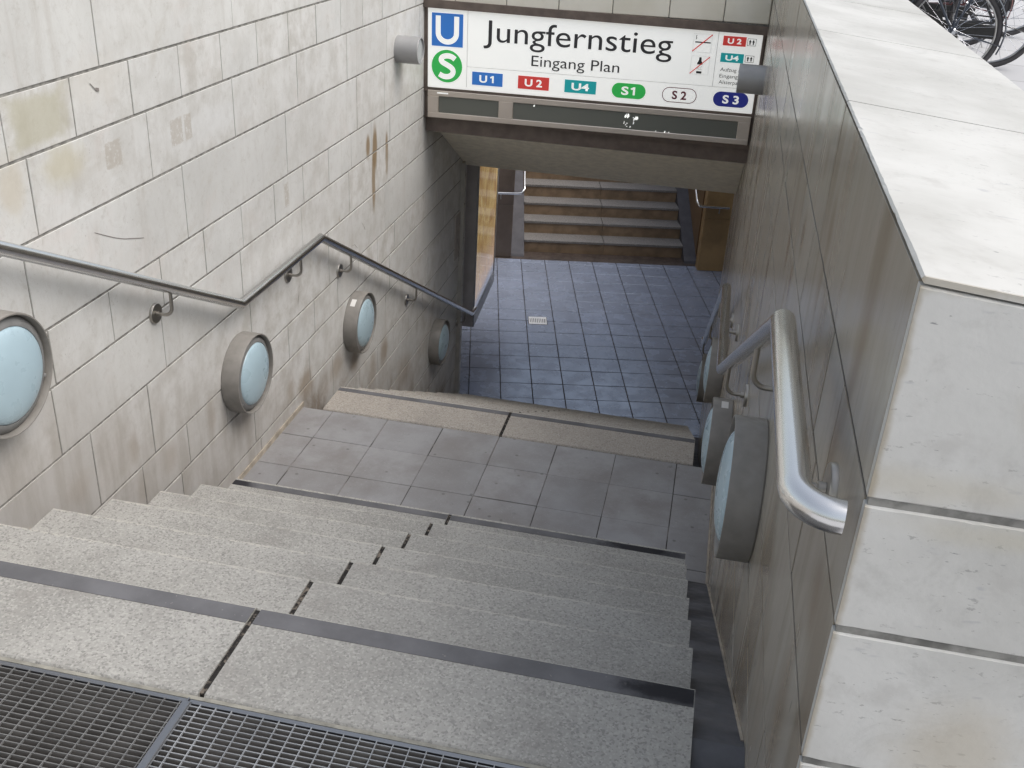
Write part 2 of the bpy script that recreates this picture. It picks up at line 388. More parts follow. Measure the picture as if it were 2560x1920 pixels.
GALV = mat_steel('galvanised_steel', (.30, .31, .33), .45); GALVL = mat_steel('worn_bright_steel', (.66, .68, .72), .4)
LAMPG = simple('grey_lamp_paint', (.235, .222, .205), .5, var=.12, sc=14); LAMPR = simple('lamp_ring_paint', (.19, .19, .19), .45, var=.12, sc=20)
LENS = simple('pale_blue_opal_glass', (.385, .51, .58), .32, var=.05, sc=5, coat=.12)
BLACK = simple('black_rubber', (.02, .02, .02), .7)

# ------------------------------------------------------------------ dimensions
W = 2.3684; XL, XM, XR = .1202, 1.1753, 2.2523
TR, RI = .32, .1661
ZL = -1.193; YS, YN = 3.008, 3.313
ZF = -3.02
YEND = 6.84                                # end of the stair walls

# ------------------------------------------------------------------ masonry walls (blocks over recessed mortar, one mesh per wall)
def ashlar(mb, plane, courses, y0, y1, cham=.001, jit=.0007, gap=.0068, hgap=.0105, dep=.02, flip=1, zprof=None):
    """blocks on a wall plane x = plane facing flip; courses = [(zlow, zhigh, [joint ys])]"""
    for (za, zb, js) in courses:
        ys = [y0]+[j for j in sorted(js) if y0+.03 < j < y1-.03]+[y1]
        for a, b in zip(ys[:-1], ys[1:]):
            d = random.uniform(-.0007, .0007); fx = plane+flip*d; e4 = [random.uniform(-1, 1)*jit for _ in range(4)]; bx = plane-flip*dep
            g0 = gap if a != y0 else 0; g1 = gap if b != y1 else 0
            c = cham; z0, z1 = za+hgap/2, zb-hgap/2; a2, b2 = a+g0/2, b-g1/2
            vs = [(bx, a2, z0), (bx, b2, z0), (bx, b2, z1), (bx, a2, z1),
                  (fx-flip*c, a2, z0), (fx-flip*c, b2, z0), (fx-flip*c, b2, z1), (fx-flip*c, a2, z1),
                  (fx+e4[0], a2+c, z0+c), (fx+e4[1], b2-c, z0+c), (fx+e4[2], b2-c, z1-c), (fx+e4[3], a2+c, z1-c)]
            fs = [(8, 9, 10, 11)]+[(4+k, 4+(k+1) % 4, 8+(k+1) % 4, 8+k) for k in range(4)]+[(k, (k+1) % 4, 4+(k+1) % 4, 4+k) for k in range(4)]
            mb.add(vs, fs, 0)

def seq(start, pitch, lo, hi):
    k = math.floor((lo-start)/pitch); r_ = []
    while start+k*pitch < hi:
        r_.append(start+k*pitch); k += 1
    return r_
LC = [(.9718, 1.290, seq(1.412, 1.04, -3, 7)), (.7685, .9718, seq(.867, .3632, -3, 7)), (.5059, .7685, seq(.951, .7263, -3, 7)),
      (.1884, .5059, [-1.26, -.2, .857, 1.902, 2.958, 4.01, 4.531, 5.57, 6.6]), (-.0219, .1884, seq(.912, .3733, -3, 7)),
      (-.2895, -.0219, seq(.879, .7425, -3, 7)), (-.6158, -.2895, [-.6, .4, 1.052, 1.46, 2.425, 3.481, 4.531, 5.58, 6.6]),
      (-.8237, -.6158, seq(1.353, .3765, -3, 7)), (-1.088, -.8237, seq(1.643, .745, -3, 7)), (-1.41, -1.088, seq(1.4, 1.045, -3, 7)),
      (-1.615, -1.41, seq(1.35, .375, -3, 7)), (-1.88, -1.615, seq(1.6, .74, -3, 7)), (-2.20, -1.88, seq(1.45, 1.045, -3, 7)),
      (-2.405, -2.20, seq(1.35, .375, -3, 7)), (-2.67, -2.405, seq(1.6, .74, -3, 7)), (-3.10, -2.67, seq(1.45, 1.045, -3, 7))]
wl = thing('stone_wall', 'pale limestone block wall with brown drip stains behind the long handrail', 'wall', (0, 2, 1.29))
def child_world(mb, name, mat, parent, **k):
    root = parent
    while root.parent: root = root.parent
    l = root.location; mb.v = [(v[0]-l.x, v[1]-l.y, v[2]-l.z) for v in mb.v]
    return mb.build(name, mat, parent, **k)
mb = MB(); ashlar(mb, 0, LC, -2.6, YEND)
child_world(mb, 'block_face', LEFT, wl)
mb = MB(); mb.box(-.42, -.0032, -2.6, YEND, -3.3, 1.288); child_world(mb, 'mortar_core', MORTAR, wl)
mb = MB()
for a, b in zip([-2.6, -1.7, -.68, .36, 1.4, 2.44, 3.48, 4.52], [-1.7, -.68, .36, 1.4, 2.44, 3.48, 4.52, 5.58]): mb.xbeam(a+.003, b-.003, -.43, .0015, 1.291, 1.312, .003, .0006, T=lambda v: Vector((v.y, v.x, v.z)))
child_world(mb, 'coping', WHITE, wl)
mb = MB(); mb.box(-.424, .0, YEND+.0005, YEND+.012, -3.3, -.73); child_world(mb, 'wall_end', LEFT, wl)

RC = [(.985, 1.2805, [.325, 1.40, 2.44, 3.48, 4.5, 5.5, 6.5]), (.7815, .985, [-.367, -.158, .165, .455, .82, 1.19]+seq(1.56, .373, 1.5, 7)), (.5335, .7815, [-.26, .155, .90]+seq(1.63, .728, 1.6, 7)),
      (.228, .5335, [.252, 1.3, 2.35, 3.4, 4.4, 5.4, 6.4]), (.02, .228, [-.345, .02]+seq(.39, .373, .3, 7)), (-.25, .02, seq(.14, .74, -.6, 7)), (-.57, -.25, seq(.5, 1.045, -1, 7))]+\
     [(a-.0, b, js) for a, b, js in [(-.78, -.57, seq(.3, .3765, -1, 7)), (-1.045, -.78, seq(.6, .745, -1, 7)), (-1.365, -1.045, seq(.4, 1.045, -1, 7)), (-1.57, -1.365, seq(.3, .375, -1, 7)),
      (-1.84, -1.57, seq(.6, .74, -1, 7)), (-2.16, -1.84, seq(.45, 1.045, -1, 7)), (-2.365, -2.16, seq(.3, .375, -1, 7)), (-2.63, -2.365, seq(.6, .74, -1, 7)), (-3.10, -2.63, seq(.4, 1.045, -1, 7))]]
YC = -.712; CW = .48; YENDR = 7.40
wr = thing('stone_wall', 'streaked brown marble wall with white stone end and broad white top', 'wall', (W, 2, 1.289))
mb = MB(); ashlar(mb, W, [(a, b, js) for a, b, js in RC], YC+.0185, YENDR, gap=.007, hgap=.008, flip=-1, cham=.0002, jit=.0004)
child_world(mb, 'block_face', RIGHT, wr)
mb = MB(); mb.box(W+.0016, W+CW-.01, YC+.02, YENDR, -3.3, 1.225); child_world(mb, 'mortar_core', DARKJ, wr)
mb = MB()
def copz(x): return 1.289-.095*(x-W)
ycs = [YC, .315, 1.40, 2.44, 3.48, 4.5, 5.5, YENDR]
for a, b in zip(ycs[:-1], ycs[1:]):          # coping stones, sloping outwards
    def T(v): return Vector((v.x, v.y, v.z+copz(v.x)))
    mb.xbeam(a+(.003 if a != YC else 0), b-.003, W-.0015, W+CW, -.008, 0, .003, .0007, .02, T=lambda v: T(Vector((v.y, v.x, v.z))))
child_world(mb, 'coping', WHITE, wr)
mb = MB()
for y in ycs[1:-1]: mb.box(W+.0005, W+CW-.001, y-.004, y+.004, -.02, -.0025, T=T)
child_world(mb, 'coping_joint', DARKJ, wr)
mb = MB()
fz = [(.992, 1.2775), (.7865, .980), (.5395, .7745), (.2345, .5275), (-.2, .2215)]
for i, (z0, z1) in enumerate(fz):             # white stones of the wall end
    jx = {1: [2.95], 2: [2.62+.4]}.get(i, [])
    mb.xbeam(W-.001, W+CW, YC, YC+.018, z0, z1, .002, .0006, .012, T=(lambda v: Vector((v.x, v.y, v.z+(copz(v.x)-1.289 if v.z > 1.2 else 0)))))
child_world(mb, 'end_block', WHITE, wr)
mb = MB(); mb.box(W+.002, W+CW-.012, YC+.003, YC+.03, -.2, 1.225); child_world(mb, 'end_joint', MORTAR, wr)
mb = MB()
for (z0, z1) in fz:
    for a, b in zip([YC+.0185]+ycs[1:-1], ycs[1:-1]+[5.9]): mb.bbox(W+CW-.0095, W+CW-.0005, a+.003, b-.003, z0, min(z1, 1.228), .002)
child_world(mb, 'outer_face', WHITE, wr)

# ------------------------------------------------------------------ staircase
def mat_joint():
    s = Sh('dirty_open_joint', .95); s.set('Base Color', s.mix(s.ramp(s.noise(38, 4, .7), .5, .66), (.018, .016, .015), (.20, .17, .14))); s.bump(s.noise(50, 3), .8, .01); return s.m
JOINT = mat_joint()
st = thing('staircase', 'grey granite staircase down between the stone walls with dark edge strips', 'stairs', (XM, 0, 0))
def slab(name, ya, yb, z, th, mat, gap=.0075):
    mb = MB()
    mb.xbeam(XL, XM-gap, ya, yb, z-th, z, .006, .0011, .012, nose=1); mb.xbeam(XM+gap, XR, ya, yb, z-th, z, .006, .0011, .012, nose=1)
    o = child_world(mb, name, [mat, NOSE], st)
    mb = MB(); mb.box(XM-gap-.001, XM+gap+.001, ya+.012, yb-.009, z-.12, z-.005); child_world(mb, 'joint_filler', JOINT, o)
    return o
def strip(parent, ya, yb, z):
    mb = MB(); mb.box(XL+.002, XM-.0085, ya, yb, z-.004, z+.0016); mb.box(XM+.0085, XR-.002, ya, yb, z-.004, z+.0016)
    child_world(mb, 'contrast_strip', STRIP, parent)
s0 = slab('step', -.331, -.016, 0, .16, GRAN); strip(s0, -.081, -.0265, 0)
for i in range(1, 7):
    o = slab('step', (i-1)*TR-.03 if i > 1 else -.045, i*TR, -i*RI, .158, GRAN)
    if i == 6: strip(o, i*TR-.058, i*TR-.02, -i*RI)
o = slab('step', YS+.004, YN, ZL, .16, GRANW, .009); strip(o, YN-.06, YN-.022, ZL)
for i in range(1, 11):
    slab('step', YN+(i-1)*TR-.03, YN+i*TR, ZL-i*RI, .158, GRANW)
# dark gutters between steps and walls, and the solid core under the flights
def gz(y): return min(-.006, -.0933-.549*y) if y < 1.956 else ZL
for x0, x1 in ((.001, XL+.03), (XR-.03, W-.001)):
    for prof in ([(-.335, -.012), (-.16, -.012), (-.124, -.03), (1.90, -1.137), (1.93, -1.20)], [(YS+.01, ZL-.42), (YN+.05, ZL-.45), (6.2, ZL-.30-.519*(6.2-YN-.05)), (6.7, ZF-.01)]):
        mb = MB()
        for (ya, za), (yb, zb) in zip(prof[:-1], prof[1:]):
            mb.quad((x0, ya, za), (x1, ya, za), (x1, yb, zb), (x0, yb, zb))
            mb.quad((x0, ya, za), (x0, yb, zb), (x0, yb, zb-.2), (x0, ya, za-.2)); mb.quad((x1, ya, za), (x1, yb, zb), (x1, yb, zb-.2), (x1, ya, za-.2))
            mb.quad((x0, ya, za-.2), (x1, ya, za-.2), (x1, yb, zb-.2), (x0, yb, zb-.2))
        child_world(mb, 'gutter', GUT, st)
mb = MB()
for (ya, za), (yb, zb) in (((-.335, -.17), (1.93, -1.32)), ((3.0, -1.36), (6.7, -3.28))):
    mb = MB(); mb.quad((0, ya, za), (W, ya, za), (W, yb, zb), (0, yb, zb))
    child_world(mb, 'stair_core', DARKJ, st)
# light skirting line where the walls meet gutter and landing
for x0, x1 in ((0.0012, .0075), (W-.0075, W-.0012)):
    mb = MB()
    pr_ = [(-.124, -.03), (1.956, -1.166), (3.008, -1.166)]
    for (ya, za), (yb, zb) in zip(pr_[:-1], pr_[1:]):
        mb.add([(x, y, z+dz) for (y, z) in ((ya, za), (yb, zb)) for x in (x0, x1) for dz in (-.03, .004)],
               [(0, 2, 6, 4), (1, 5, 7, 3), (0, 4, 5, 1), (2, 3, 7, 6), (0, 1, 3, 2), (4, 6, 7, 5)])
    child_world(mb, 'skirting', SKIRT, st)

def mat_bed():
    s = Sh('patchy_joint', .9); s.set('Base Color', s.mix(s.ramp(s.noise(2.6, 3, .6), .50, .56), (.04, .035, .03), (.22, .205, .195))); return s.m
# landing slabs
mb = MB()
xs = [.002, .189, .518, .845, 1.174, 1.503, 1.832, 2.166, W-.002]; ys = [1.62, 2.06, 2.375, 2.686, 3.000]
for i in range(len(xs)-1):
    for j in range(len(ys)-1):
        g = random.choice((.0012, .0018, .003, .0055)) if 0 < i < 7 else .006
        h = random.choice((.0012, .002, .0055)); d = random.uniform(-.0012, .0012)
        mb.bbox(xs[i]+g/2, xs[i+1]-g/2, ys[j]+h/2, ys[j+1]-h/2, ZL-.05, ZL+d, .0015)
tag(mb.build('landing', LAND), kind='structure')
mb = MB(); mb.box(.001, W-.001, 1.6, 3.0, ZL-.3, ZL-.003); tag(mb.build('landing_bed', mat_bed()), kind='structure')

# ------------------------------------------------------------------ entrance grates
RODA = simple('zinc_rod', (.15, .15, .15), .5, var=.2); RODB = simple('bright_zinc_rod', (.27, .28, .295), .45, var=.2)
BARS = simple('weathered_zinc', (.17, .16, .15), .6, var=.25, sc=9)
def grate(name, x0, x1, label):
    t = thing(name, label, 'floor grate', ((x0+x1)/2, -1.1, 0), group='walk-on floor grates at the top of the stairs')
    y0, y1 = -1.85, -.3435
    mb = MB(); f = .011
    mb.bbox(x0, x1, y1-f, y1, -.035, .0, .002); mb.bbox(x0, x1, y0, y0+f, -.035, .0, .002)
    mb.bbox(x0, x0+.009, y0+f, y1-f, -.035, .0, .002); mb.bbox(x1-.009, x1, y0+f, y1-f, -.035, .0, .002)
    child_world(mb, 'frame', GALV, t)
    mb = MB(); y = y1-f-.008
    while y > y0+f:
        mb.box(x0+.008, x1-.008, y-.0012, y+.0012, -.03, -.0026); mb.box(x0+.008, x1-.008, y-.0011, y+.0011, -.0026, -.0008, 1); y -= .0143
    child_world(mb, 'bearing_bars', [BARS, RODB if x1 > 2 else RODA], t)
    mb = MB(); x = x0+.03
    while x < x1-.01:
        mb.box(x-.0011, x+.0011, y0+.008, y1-.008, -.006, -.0006); x += .0368
    child_world(mb, 'cross_rods', RODB if x1 > 2 else RODA, t)
grate('floor_grate', -.03, 1.1545, 'dark steel grate at the bottom left picture corner, left of the bright divider')
grate('floor_grate', 1.1585, W-.004, 'steel grate with worn bright bars before the top step, right of the divider')
mb = MB(); mb.box(1.1548, 1.1582, -1.85, -.3438, -.03, .003); mb.bbox(1.147, 1.166, -1.85, -.3545, .0005, .0045, .0015)
tag(mb.build('divider_bar', GALV), 'worn steel bar lying between the two floor grates', 'bar')
mb = MB(); mb.box(-.4, W+.05, -1.9, -.34, -.30, -.26); mb.box(-.4, W+.05, -.345, -.335, -.3, -.01); mb.box(-.4, W+.05, -1.9, -1.86, -.3, -.005)
tag(mb.build('grate_pit', simple('pit_dirt', (.09, .08, .07), .95, var=.4, sc=15)), kind='structure')
mb = MB(); mb.box(.1, W-.1, -.3425, -.3325, -.05, -.001); tag(mb.build('sill_strip', simple('sill_stone', (.27, .26, .225), .7, var=.25, sc=20)), kind='structure')

# ------------------------------------------------------------------ ground round the stairwell
def mat_plaza():
    s = Sh('plaza_slabs', .7)
    br = s.n('TexBrick'); s.put(br.inputs['Vector'], s.mapped((1, 1, 1), rot=(0, 0, R(8)))); br.offset = .4
    br.inputs['Scale'].default_value = 1; br.inputs['Mortar Size'].default_value = .006; br.inputs['Brick Width'].default_value = 1.2; br.inputs['Row Height'].default_value = .6
    br.inputs['Color1'].default_value = (.50, .50, .51, 1); br.inputs['Color2'].default_value = (.45, .45, .465, 1); br.inputs['Mortar'].default_value = (.2, .2, .2, 1)
    c = s.mix(s.ramp(s.noise(1.2, 5, .6), .35, .8, 0, .25), br.outputs[0], (.5, .5, .5)); s.set('Base Color', c); s.bump(s.noise(120, 3), .15, .003); return s.m
PLAZA = mat_plaza()
def gzp(y): return max(0, (y+.712)*.055)
mb = MB()
def gq(x0, x1, y0, y1):
    yy = [y0]+([-.712] if y0 < -.712 < y1 else [])+([12] if y0 < 12 < y1 else [])+[y1]
    for a, b in zip(yy[:-1], yy[1:]):
        f = lambda y: gzp(min(y, 12))
        mb.quad((x0, a, f(a)), (x1, a, f(a)), (x1, b, f(b)), (x0, b, f(b)))
gq(-120, 120, -120, -1.86); gq(-120, -1.6, -1.86, 120); gq(-1.6, -.41, -1.86, 7.75); gq(-1.6, -.41, 16.2, 120); gq(W+CW-.02, 120, -1.86, 120); gq(W, W+CW-.02, -1.86, YC+.02); gq(-.41, W+CW-.02, 5.9, 7.75); gq(-.41, W+CW-.02, 16.2, 120)  # left open above the passage to let in extra sky light
gq(-.41, -.03, -1.86, -1.8)
tag(mb.build('ground', PLAZA), kind='structure')

# ------------------------------------------------------------------ portal wall, soffit, ceiling
pw = thing('portal_wall', 'cream stone blocks of the wall above the station sign', 'wall', (W/2, 5.5, 1.0), (0, R(-.62), 0))
def local(mb, name, mat, parent, **k): return mb.build(name, mat, parent, **k)
mb = MB(); hz = [-.205, .11, .315]
for k in range(2):
    jx = [-W/2+.001, .221-W/2, .587-W/2, .952-W/2, 1.322-W/2, 1.704-W/2, 2.067-W/2, W/2-.001] if k == 0 else [-W/2+.001, -.6, .1, .8, W/2-.001]
    for a, b in zip(jx[:-1], jx[1:]):
        mb.bbox(a+.003, b-.003, -.08, .3, hz[k]+.003, hz[k+1]-.003, .005)
def mat_cream():
    s = Sh('cream_stone', .6); b = s.mix(s.ramp(s.noise(4, 5), .3, .7), (.66, .63, .54), (.74, .715, .64))
    b = s.mix(s.math('MULTIPLY', s.isl, .35), b, (.60, .56, .47)); b = s.mix(s.ramp(s.noise(90, 3), .65, .75, 0, .3), b, (.4, .36, .3))
    s.set('Base Color', b); s.bump(s.noise(80, 3), .1, .003); return s.m
local(mb, 'block_face', mat_cream(), pw)
mb = MB(); mb.box(-W/2+.001, W/2-.001, -.07, .25, -.22, .30); local(mb, 'mortar_core', MORTAR, pw)
BROWN = simple('dark_bronze_trim', (.135, .105, .09), .45, var=.2, sc=12)
SOFF = simple('painted_concrete_soffit', (.88, .83, .70), .8, var=.08, sc=18)
mb = MB()
mb.box(.001, W-.001, 5.40, 5.60, .745, .80); mb.box(.001, W-.001, 5.46, 5.66, -.03, .76); mb.box(.001, W-.001, 5.50, 5.72, -.14, -.032)
mb.box(.001, W-.001, 5.60, 6.2, .0, .76)
lin = tag(mb.build('lintel', BROWN), 'dark brown lintel beam carrying the station sign', 'beam')
mb = MB(); mb.bbox(.002, W-.002, 5.672, 5.700, -.152, -.128, .003); mb.build('edge_light_line', simple('pale_edge_light', (.50, .42, .30), .5, var=.15), lin)  # pale strip standing in for light caught on the soffit's front edge
mb = MB()
P_ = [(5.70, -.125), (5.73, -.145), (6.81, -.727), (6.84, -.735), (6.84, .3), (5.70, .3)]
mb.add([(.001, y, z) for y, z in P_]+[(W-.001, y, z) for y, z in P_], [(0, 1, 2, 3, 4, 5), (11, 10, 9, 8, 7, 6)]+[(i, 6+i, 6+(i+1) % 6, (i+1) % 6) for i in range(6)])
tag(mb.build('ceiling', SOFF), kind='structure')

# ------------------------------------------------------------------ station sign
TH = R(-.62)
sg = thing('station_sign', 'white station sign with blue U and green S emblems over the stair passage', 'sign', (.034, 5.42, .198), (0, TH, 0))
SW, SH = 2.315, .558
WSIGN = simple('sign_white', (.84, .85, .83), .25, emit=(1, 1, .97), es=.3)
TXT = simple('sign_black_print', (.035, .035, .04), .4); LINE = simple('sign_grey_line', (.55, .56, .55), .4)
BLU = simple('sign_blue', (.035, .14, .46), .35, emit=(.02, .20, .6), es=.25); RED = simple('sign_red', (.58, .05, .045), .35, emit=(.6, .05, .045), es=.25); TEA = simple('sign_teal', (.01, .30, .32), .35, emit=(.01, .35, .37), es=.25)
GRN = simple('sign_green', (.03, .40, .08), .35, emit=(.03, .45, .08), es=.25); NAV = simple('sign_navy', (.02, .025, .17), .35, emit=(.02, .03, .25), es=.25); MAR = simple('sign_maroon', (.18, .03, .05), .35); PWH = simple('sign_white_print', (.84, .85, .83), .35, emit=(1, 1, .97), es=.3)
mb = MB(); mb.box(-.033, SW+.017, .012, .19, -.03, SH+.022); local(mb, 'housing', BROWN, sg)
mb = MB(); mb.bbox(0, SW, 0, .02, 0, SH, .004); local(mb, 'face_panel', WSIGN, sg)

def rect(mb, x0, x1, z0, z1, y): mb.quad((x0, y, z0), (x1, y, z0), (x1, y, z1), (x0, y, z1))
def poly(mb, pts, y): mb.add([(x, y, z) for x, z in pts], [tuple(range(len(pts)))])
def stroke(mb, pts, wd, y):
    """flat polyline of width wd, mitred"""
    pts = [Vector((p[0], p[1])) for p in pts]; L_, R_ = [], []
    for i, p in enumerate(pts):
        a = (p-pts[i-1]).normalized() if i else (pts[1]-p).normalized()
        b = (pts[i+1]-p).normalized() if i < len(pts)-1 else a
        t = (a+b).normalized(); n = Vector((-t.y, t.x)); k = 1/max(.5, t.dot(a))
        ww = wd[i] if isinstance(wd, (list, tuple)) else wd
        L_.append(p+n*ww/2*k); R_.append(p-n*ww/2*k)
    for i in range(len(pts)-1):
        mb.quad((L_[i].x, y, L_[i].y), (R_[i].x, y, R_[i].y), (R_[i+1].x, y, R_[i+1].y), (L_[i+1].x, y, L_[i+1].y))
def arc(cx, cz, rx, rz, a0, a1, n=20): return [(cx+rx*math.cos(R(a0+(a1-a0)*i/n)), cz+rz*math.sin(R(a0+(a1-a0)*i/n))) for i in range(n+1)]
def pill(x0, x1, z0, z1):
    r_ = (z1-z0)/2; zc = (z0+z1)/2
    return arc(x1-r_, zc, r_, r_, -90, 90, 14)+arc(x0+r_, zc, r_, r_, 90, 270, 14)

def text_mesh(body, bold=0.):
    cu = bpy.data.curves.new('lettering', 'FONT'); cu.body = body; cu.size = 1; cu.offset = bold; cu.resolution_u = 6
    o = bpy.data.objects.new('lettering', cu); COL.objects.link(o)
    dg = bpy.context.evaluated_depsgraph_get(); me = bpy.data.meshes.new_from_object(o.evaluated_get(dg))
    bpy.data.objects.remove(o); return me
CAPH = {}
def caph(bold):
    if bold not in CAPH: CAPH[bold] = max(v.co.y for v in text_mesh('E', bold).vertices)
    return CAPH[bold]
def lettering(body, x0, x1, base, cap, y, mat, parent, name='lettering', bold=0., slope=0.):
    me = text_mesh(body, bold); xa = min(v.co.x for v in me.vertices); xb = max(v.co.x for v in me.vertices)
    kx = (x1-x0)/(xb-xa); kz = cap/caph(bold)
    for v in me.vertices:
        x, z = v.co.x, v.co.y
        v.co = (x0+(x-xa)*kx, y, base+z*kz)
    me.name = name; me.materials.clear()
    return link(name, me, mat, parent)

mb = MB(); rect(mb, .2895, .2925, .02, .546, -.0015); rect(mb, .29, 2.29, .163, .1655, -.0015); rect(mb, 2.0225, 2.0255, .167, .542, -.0015)
local(mb, 'divider_line', LINE, sg)
mb = MB(); rect(mb, .030, .258, .2915, .515, -.002); ub = local(mb, 'underground_emblem', BLU, sg)
mb = MB(); cx = .144
stroke(mb, [(cx-.067, .497), (cx-.067, .385)]+[(cx+.067*math.cos(R(a)), .385-.062*math.sin(R(a-180))*-1*-1) for a in []]+[(cx-.067*math.cos(R(a)), .383-.060*math.sin(R(a))) for a in range(0, 181, 9)]+[(cx+.067, .385), (cx+.067, .497)], .036, -.0035)
local(mb, 'letter', PWH, ub)
mb = MB(); poly(mb, arc(.1435, .156, .113, .113, 0, 360, 48)[:-1], -.002); sb = local(mb, 'suburban_emblem', GRN, sg)
mb = MB()
Sp = [(.203, .208), (.185, .222), (.160, .229), (.135, .228), (.112, .220), (.100, .205), (.102, .190), (.117, .178), (.140, .168), (.165, .156), (.186, .141), (.192, .121), (.184, .101), (.165, .087), (.140, .082), (.112, .086), (.088, .099)]
def smooth_pts(p, it=2):
    for _ in range(it):
        q = [p[0]]
        for a, b in zip(p[:-1], p[1:]): q += [(a[0]*.75+b[0]*.25, a[1]*.75+b[1]*.25), (a[0]*.25+b[0]*.75, a[1]*.25+b[1]*.75)]
        p = q+[p[-1]]
    return p
stroke(mb, smooth_pts(Sp), .037, -.0035); local(mb, 'letter', PWH, sb)
lettering('Jungfernstieg', .407, 1.727, .347, .142, -.002, TXT, sg, 'station_name', .0)
lettering('Eingang Plan', .757, 1.378, .205, .071, -.002, TXT, sg, 'subtitle', .0)
def badge(kind, x0, x1, z0, z1, mat, body, tmat=PWH, tw=.62, outline=None):
    mb = MB()
    if kind == 'box': rect(mb, x0, x1, z0, z1, -.002)
    else: poly(mb, pill(x0, x1, z0, z1), -.002)
    b = local(mb, 'line_badge', mat, sg)
    if outline:
        mb = MB(); k = .005; poly(mb, pill(x0+k, x1-k, z0+k, z1-k), -.003); local(mb, 'badge_field', outline, b)
    w_ = (x1-x0)*tw/2; c = (x0+x1)/2; h = (z1-z0)
    if body.endswith('1'):
        lettering(body[0], c-w_, c-w_*.02, z0+h*.24, h*.54, -.004, tmat, b, 'lettering', .028)
        zb, hc = z0+h*.24, h*.54; xs_ = c+w_*.62; t_ = hc*.26; mb = MB()
        poly(mb, [(xs_-t_*.1, zb), (xs_+t_*.9, zb), (xs_+t_*.9, zb+hc), (xs_+t_*.1, zb+hc), (xs_-hc*.34, zb+hc*.80), (xs_-hc*.24, zb+hc*.62), (xs_-t_*.1, zb+hc*.72)], -.004)
        local(mb, 'numeral', tmat, b)
    else: lettering(body, c-w_, c+w_, z0+h*.24, h*.54, -.004, tmat, b, 'lettering', .028)
badge('box', .331, .555, .043, .134, BLU, 'U 1', tw=.52); badge('box', .667, .891, .043, .133, RED, 'U 2', tw=.56); badge('box', 1.003, 1.227, .044, .132, TEA, 'U4', tw=.56)
badge('pill', 1.338, 1.575, .037, .139, GRN, 'S 1', tw=.43); badge('pill', 1.689, 1.927, .036, .138, MAR, 'S 2', MAR, .42, outline=PWH); badge('pill', 2.040, 2.279, .036, .136, NAV, 'S 3', tw=.46)
badge('box', 2.058, 2.210, .438, .500, RED, 'U 2', tw=.6); badge('box', 2.055, 2.208, .330, .390, TEA, 'U4', tw=.58)
# pictograms: no smoking, no bottles, two lifts
def frame_sq(mb, x0, x1, z0, z1, t, y):
    rect(mb, x0, x1, z0, z0+t, y); rect(mb, x0, x1, z1-t, z1, y); rect(mb, x0, x0+t, z0+t, z1-t, y); rect(mb, x1-t, x1, z0+t, z1-t, y)
mb = MB(); frame_sq(mb, 1.861, 1.985, .382, .502, .0015, -.002); pn = local(mb, 'pictogram', LINE, sg)
mb = MB(); rect(mb, 1.874, 1.978, .443, .451, -.0025); stroke(mb, [(1.876, .463), (1.882, .473), (1.877, .482), (1.882, .492)], .004, -.0025); local(mb, 'cigarette', TXT, pn)
mb = MB(); stroke(mb, [(1.861, .386), (1.985, .5)], .007, -.0035); local(mb, 'slash', RED, pn)
mb = MB(); frame_sq(mb, 1.861, 1.985, .236, .358, .0015, -.002); pn = local(mb, 'pictogram', LINE, sg)
mb = MB(); poly(mb, [(1.904, .302), (1.940, .302), (1.940, .312), (1.932, .326), (1.929, .350), (1.915, .350), (1.912, .326), (1.904, .312)], -.0025); poly(mb, [(1.904, .243), (1.940, .243), (1.940, .258), (1.904, .258)], -.0025)
local(mb, 'bottle', TXT, pn); lettering('ALC', 1.904, 1.940, .268, .022, -.0025, LINE, pn)
mb = MB(); stroke(mb, [(1.861, .240), (1.985, .356)], .006, -.0035); local(mb, 'slash', RED, pn)
for (z0, z1) in ((.446, .493), (.339, .384)):
    mb = MB(); frame_sq(mb, 2.218, 2.276, z0, z1, .0025, -.002)
    for cx in (2.236, 2.258):
        rect(mb, cx-.0042, cx+.0042, z0+.008, z1-.012, -.0025); poly(mb, [(cx-.009, z0+.024), (cx+.009, z0+.024), (cx, z1-.006)], -.003)
    local(mb, 'pictogram', TXT, sg)
for b_, t_, x1 in ((.270, 'Aufzug a', 2.20), (.228, 'Eingang', 2.186), (.187, 'Alsterpa', 2.19)):
    lettering(t_, 2.063, x1, b_, .024, -.002, TXT, sg, 'small_text')

db = thing('display_board', 'brushed metal panel with two grey display windows under the station sign', 'display', (.034, 5.42, .198), (0, TH, 0))
FR = mat_steel('satin_bronze_frame', (.72, .655, .60), .45); WIN = simple('dull_display_glass', (.135, .142, .125), .45)
mb = MB()
mb.bbox(0, SW, 0, .05, -.060, -.020, .003); mb.bbox(0, SW, 0, .05, -.216, -.178, .003); mb.bbox(0, .083, 0, .05, -.178, -.060, .003); mb.bbox(.530, .638, 0, .05, -.178, -.060, .003); mb.bbox(2.232, SW, 0, .05, -.178, -.060, .003)
local(mb, 'frame', FR, db)
for a, b in ((.083, .530), (.638, 2.232)):
    mb = MB(); mb.box(a, b, .008, .03, -.178, -.060); local(mb, 'window', WIN, db)
mb = MB(); mb.box(-.033, SW+.017, .05, .15, -.223, -.014); local(mb, 'housing', BROWN, db)
mb = MB(); rect(mb, .072, .155, -.041, -.031, -.0012); local(mb, 'sticker', PWH, db)
mb = MB(); rnd = random.Random(3)
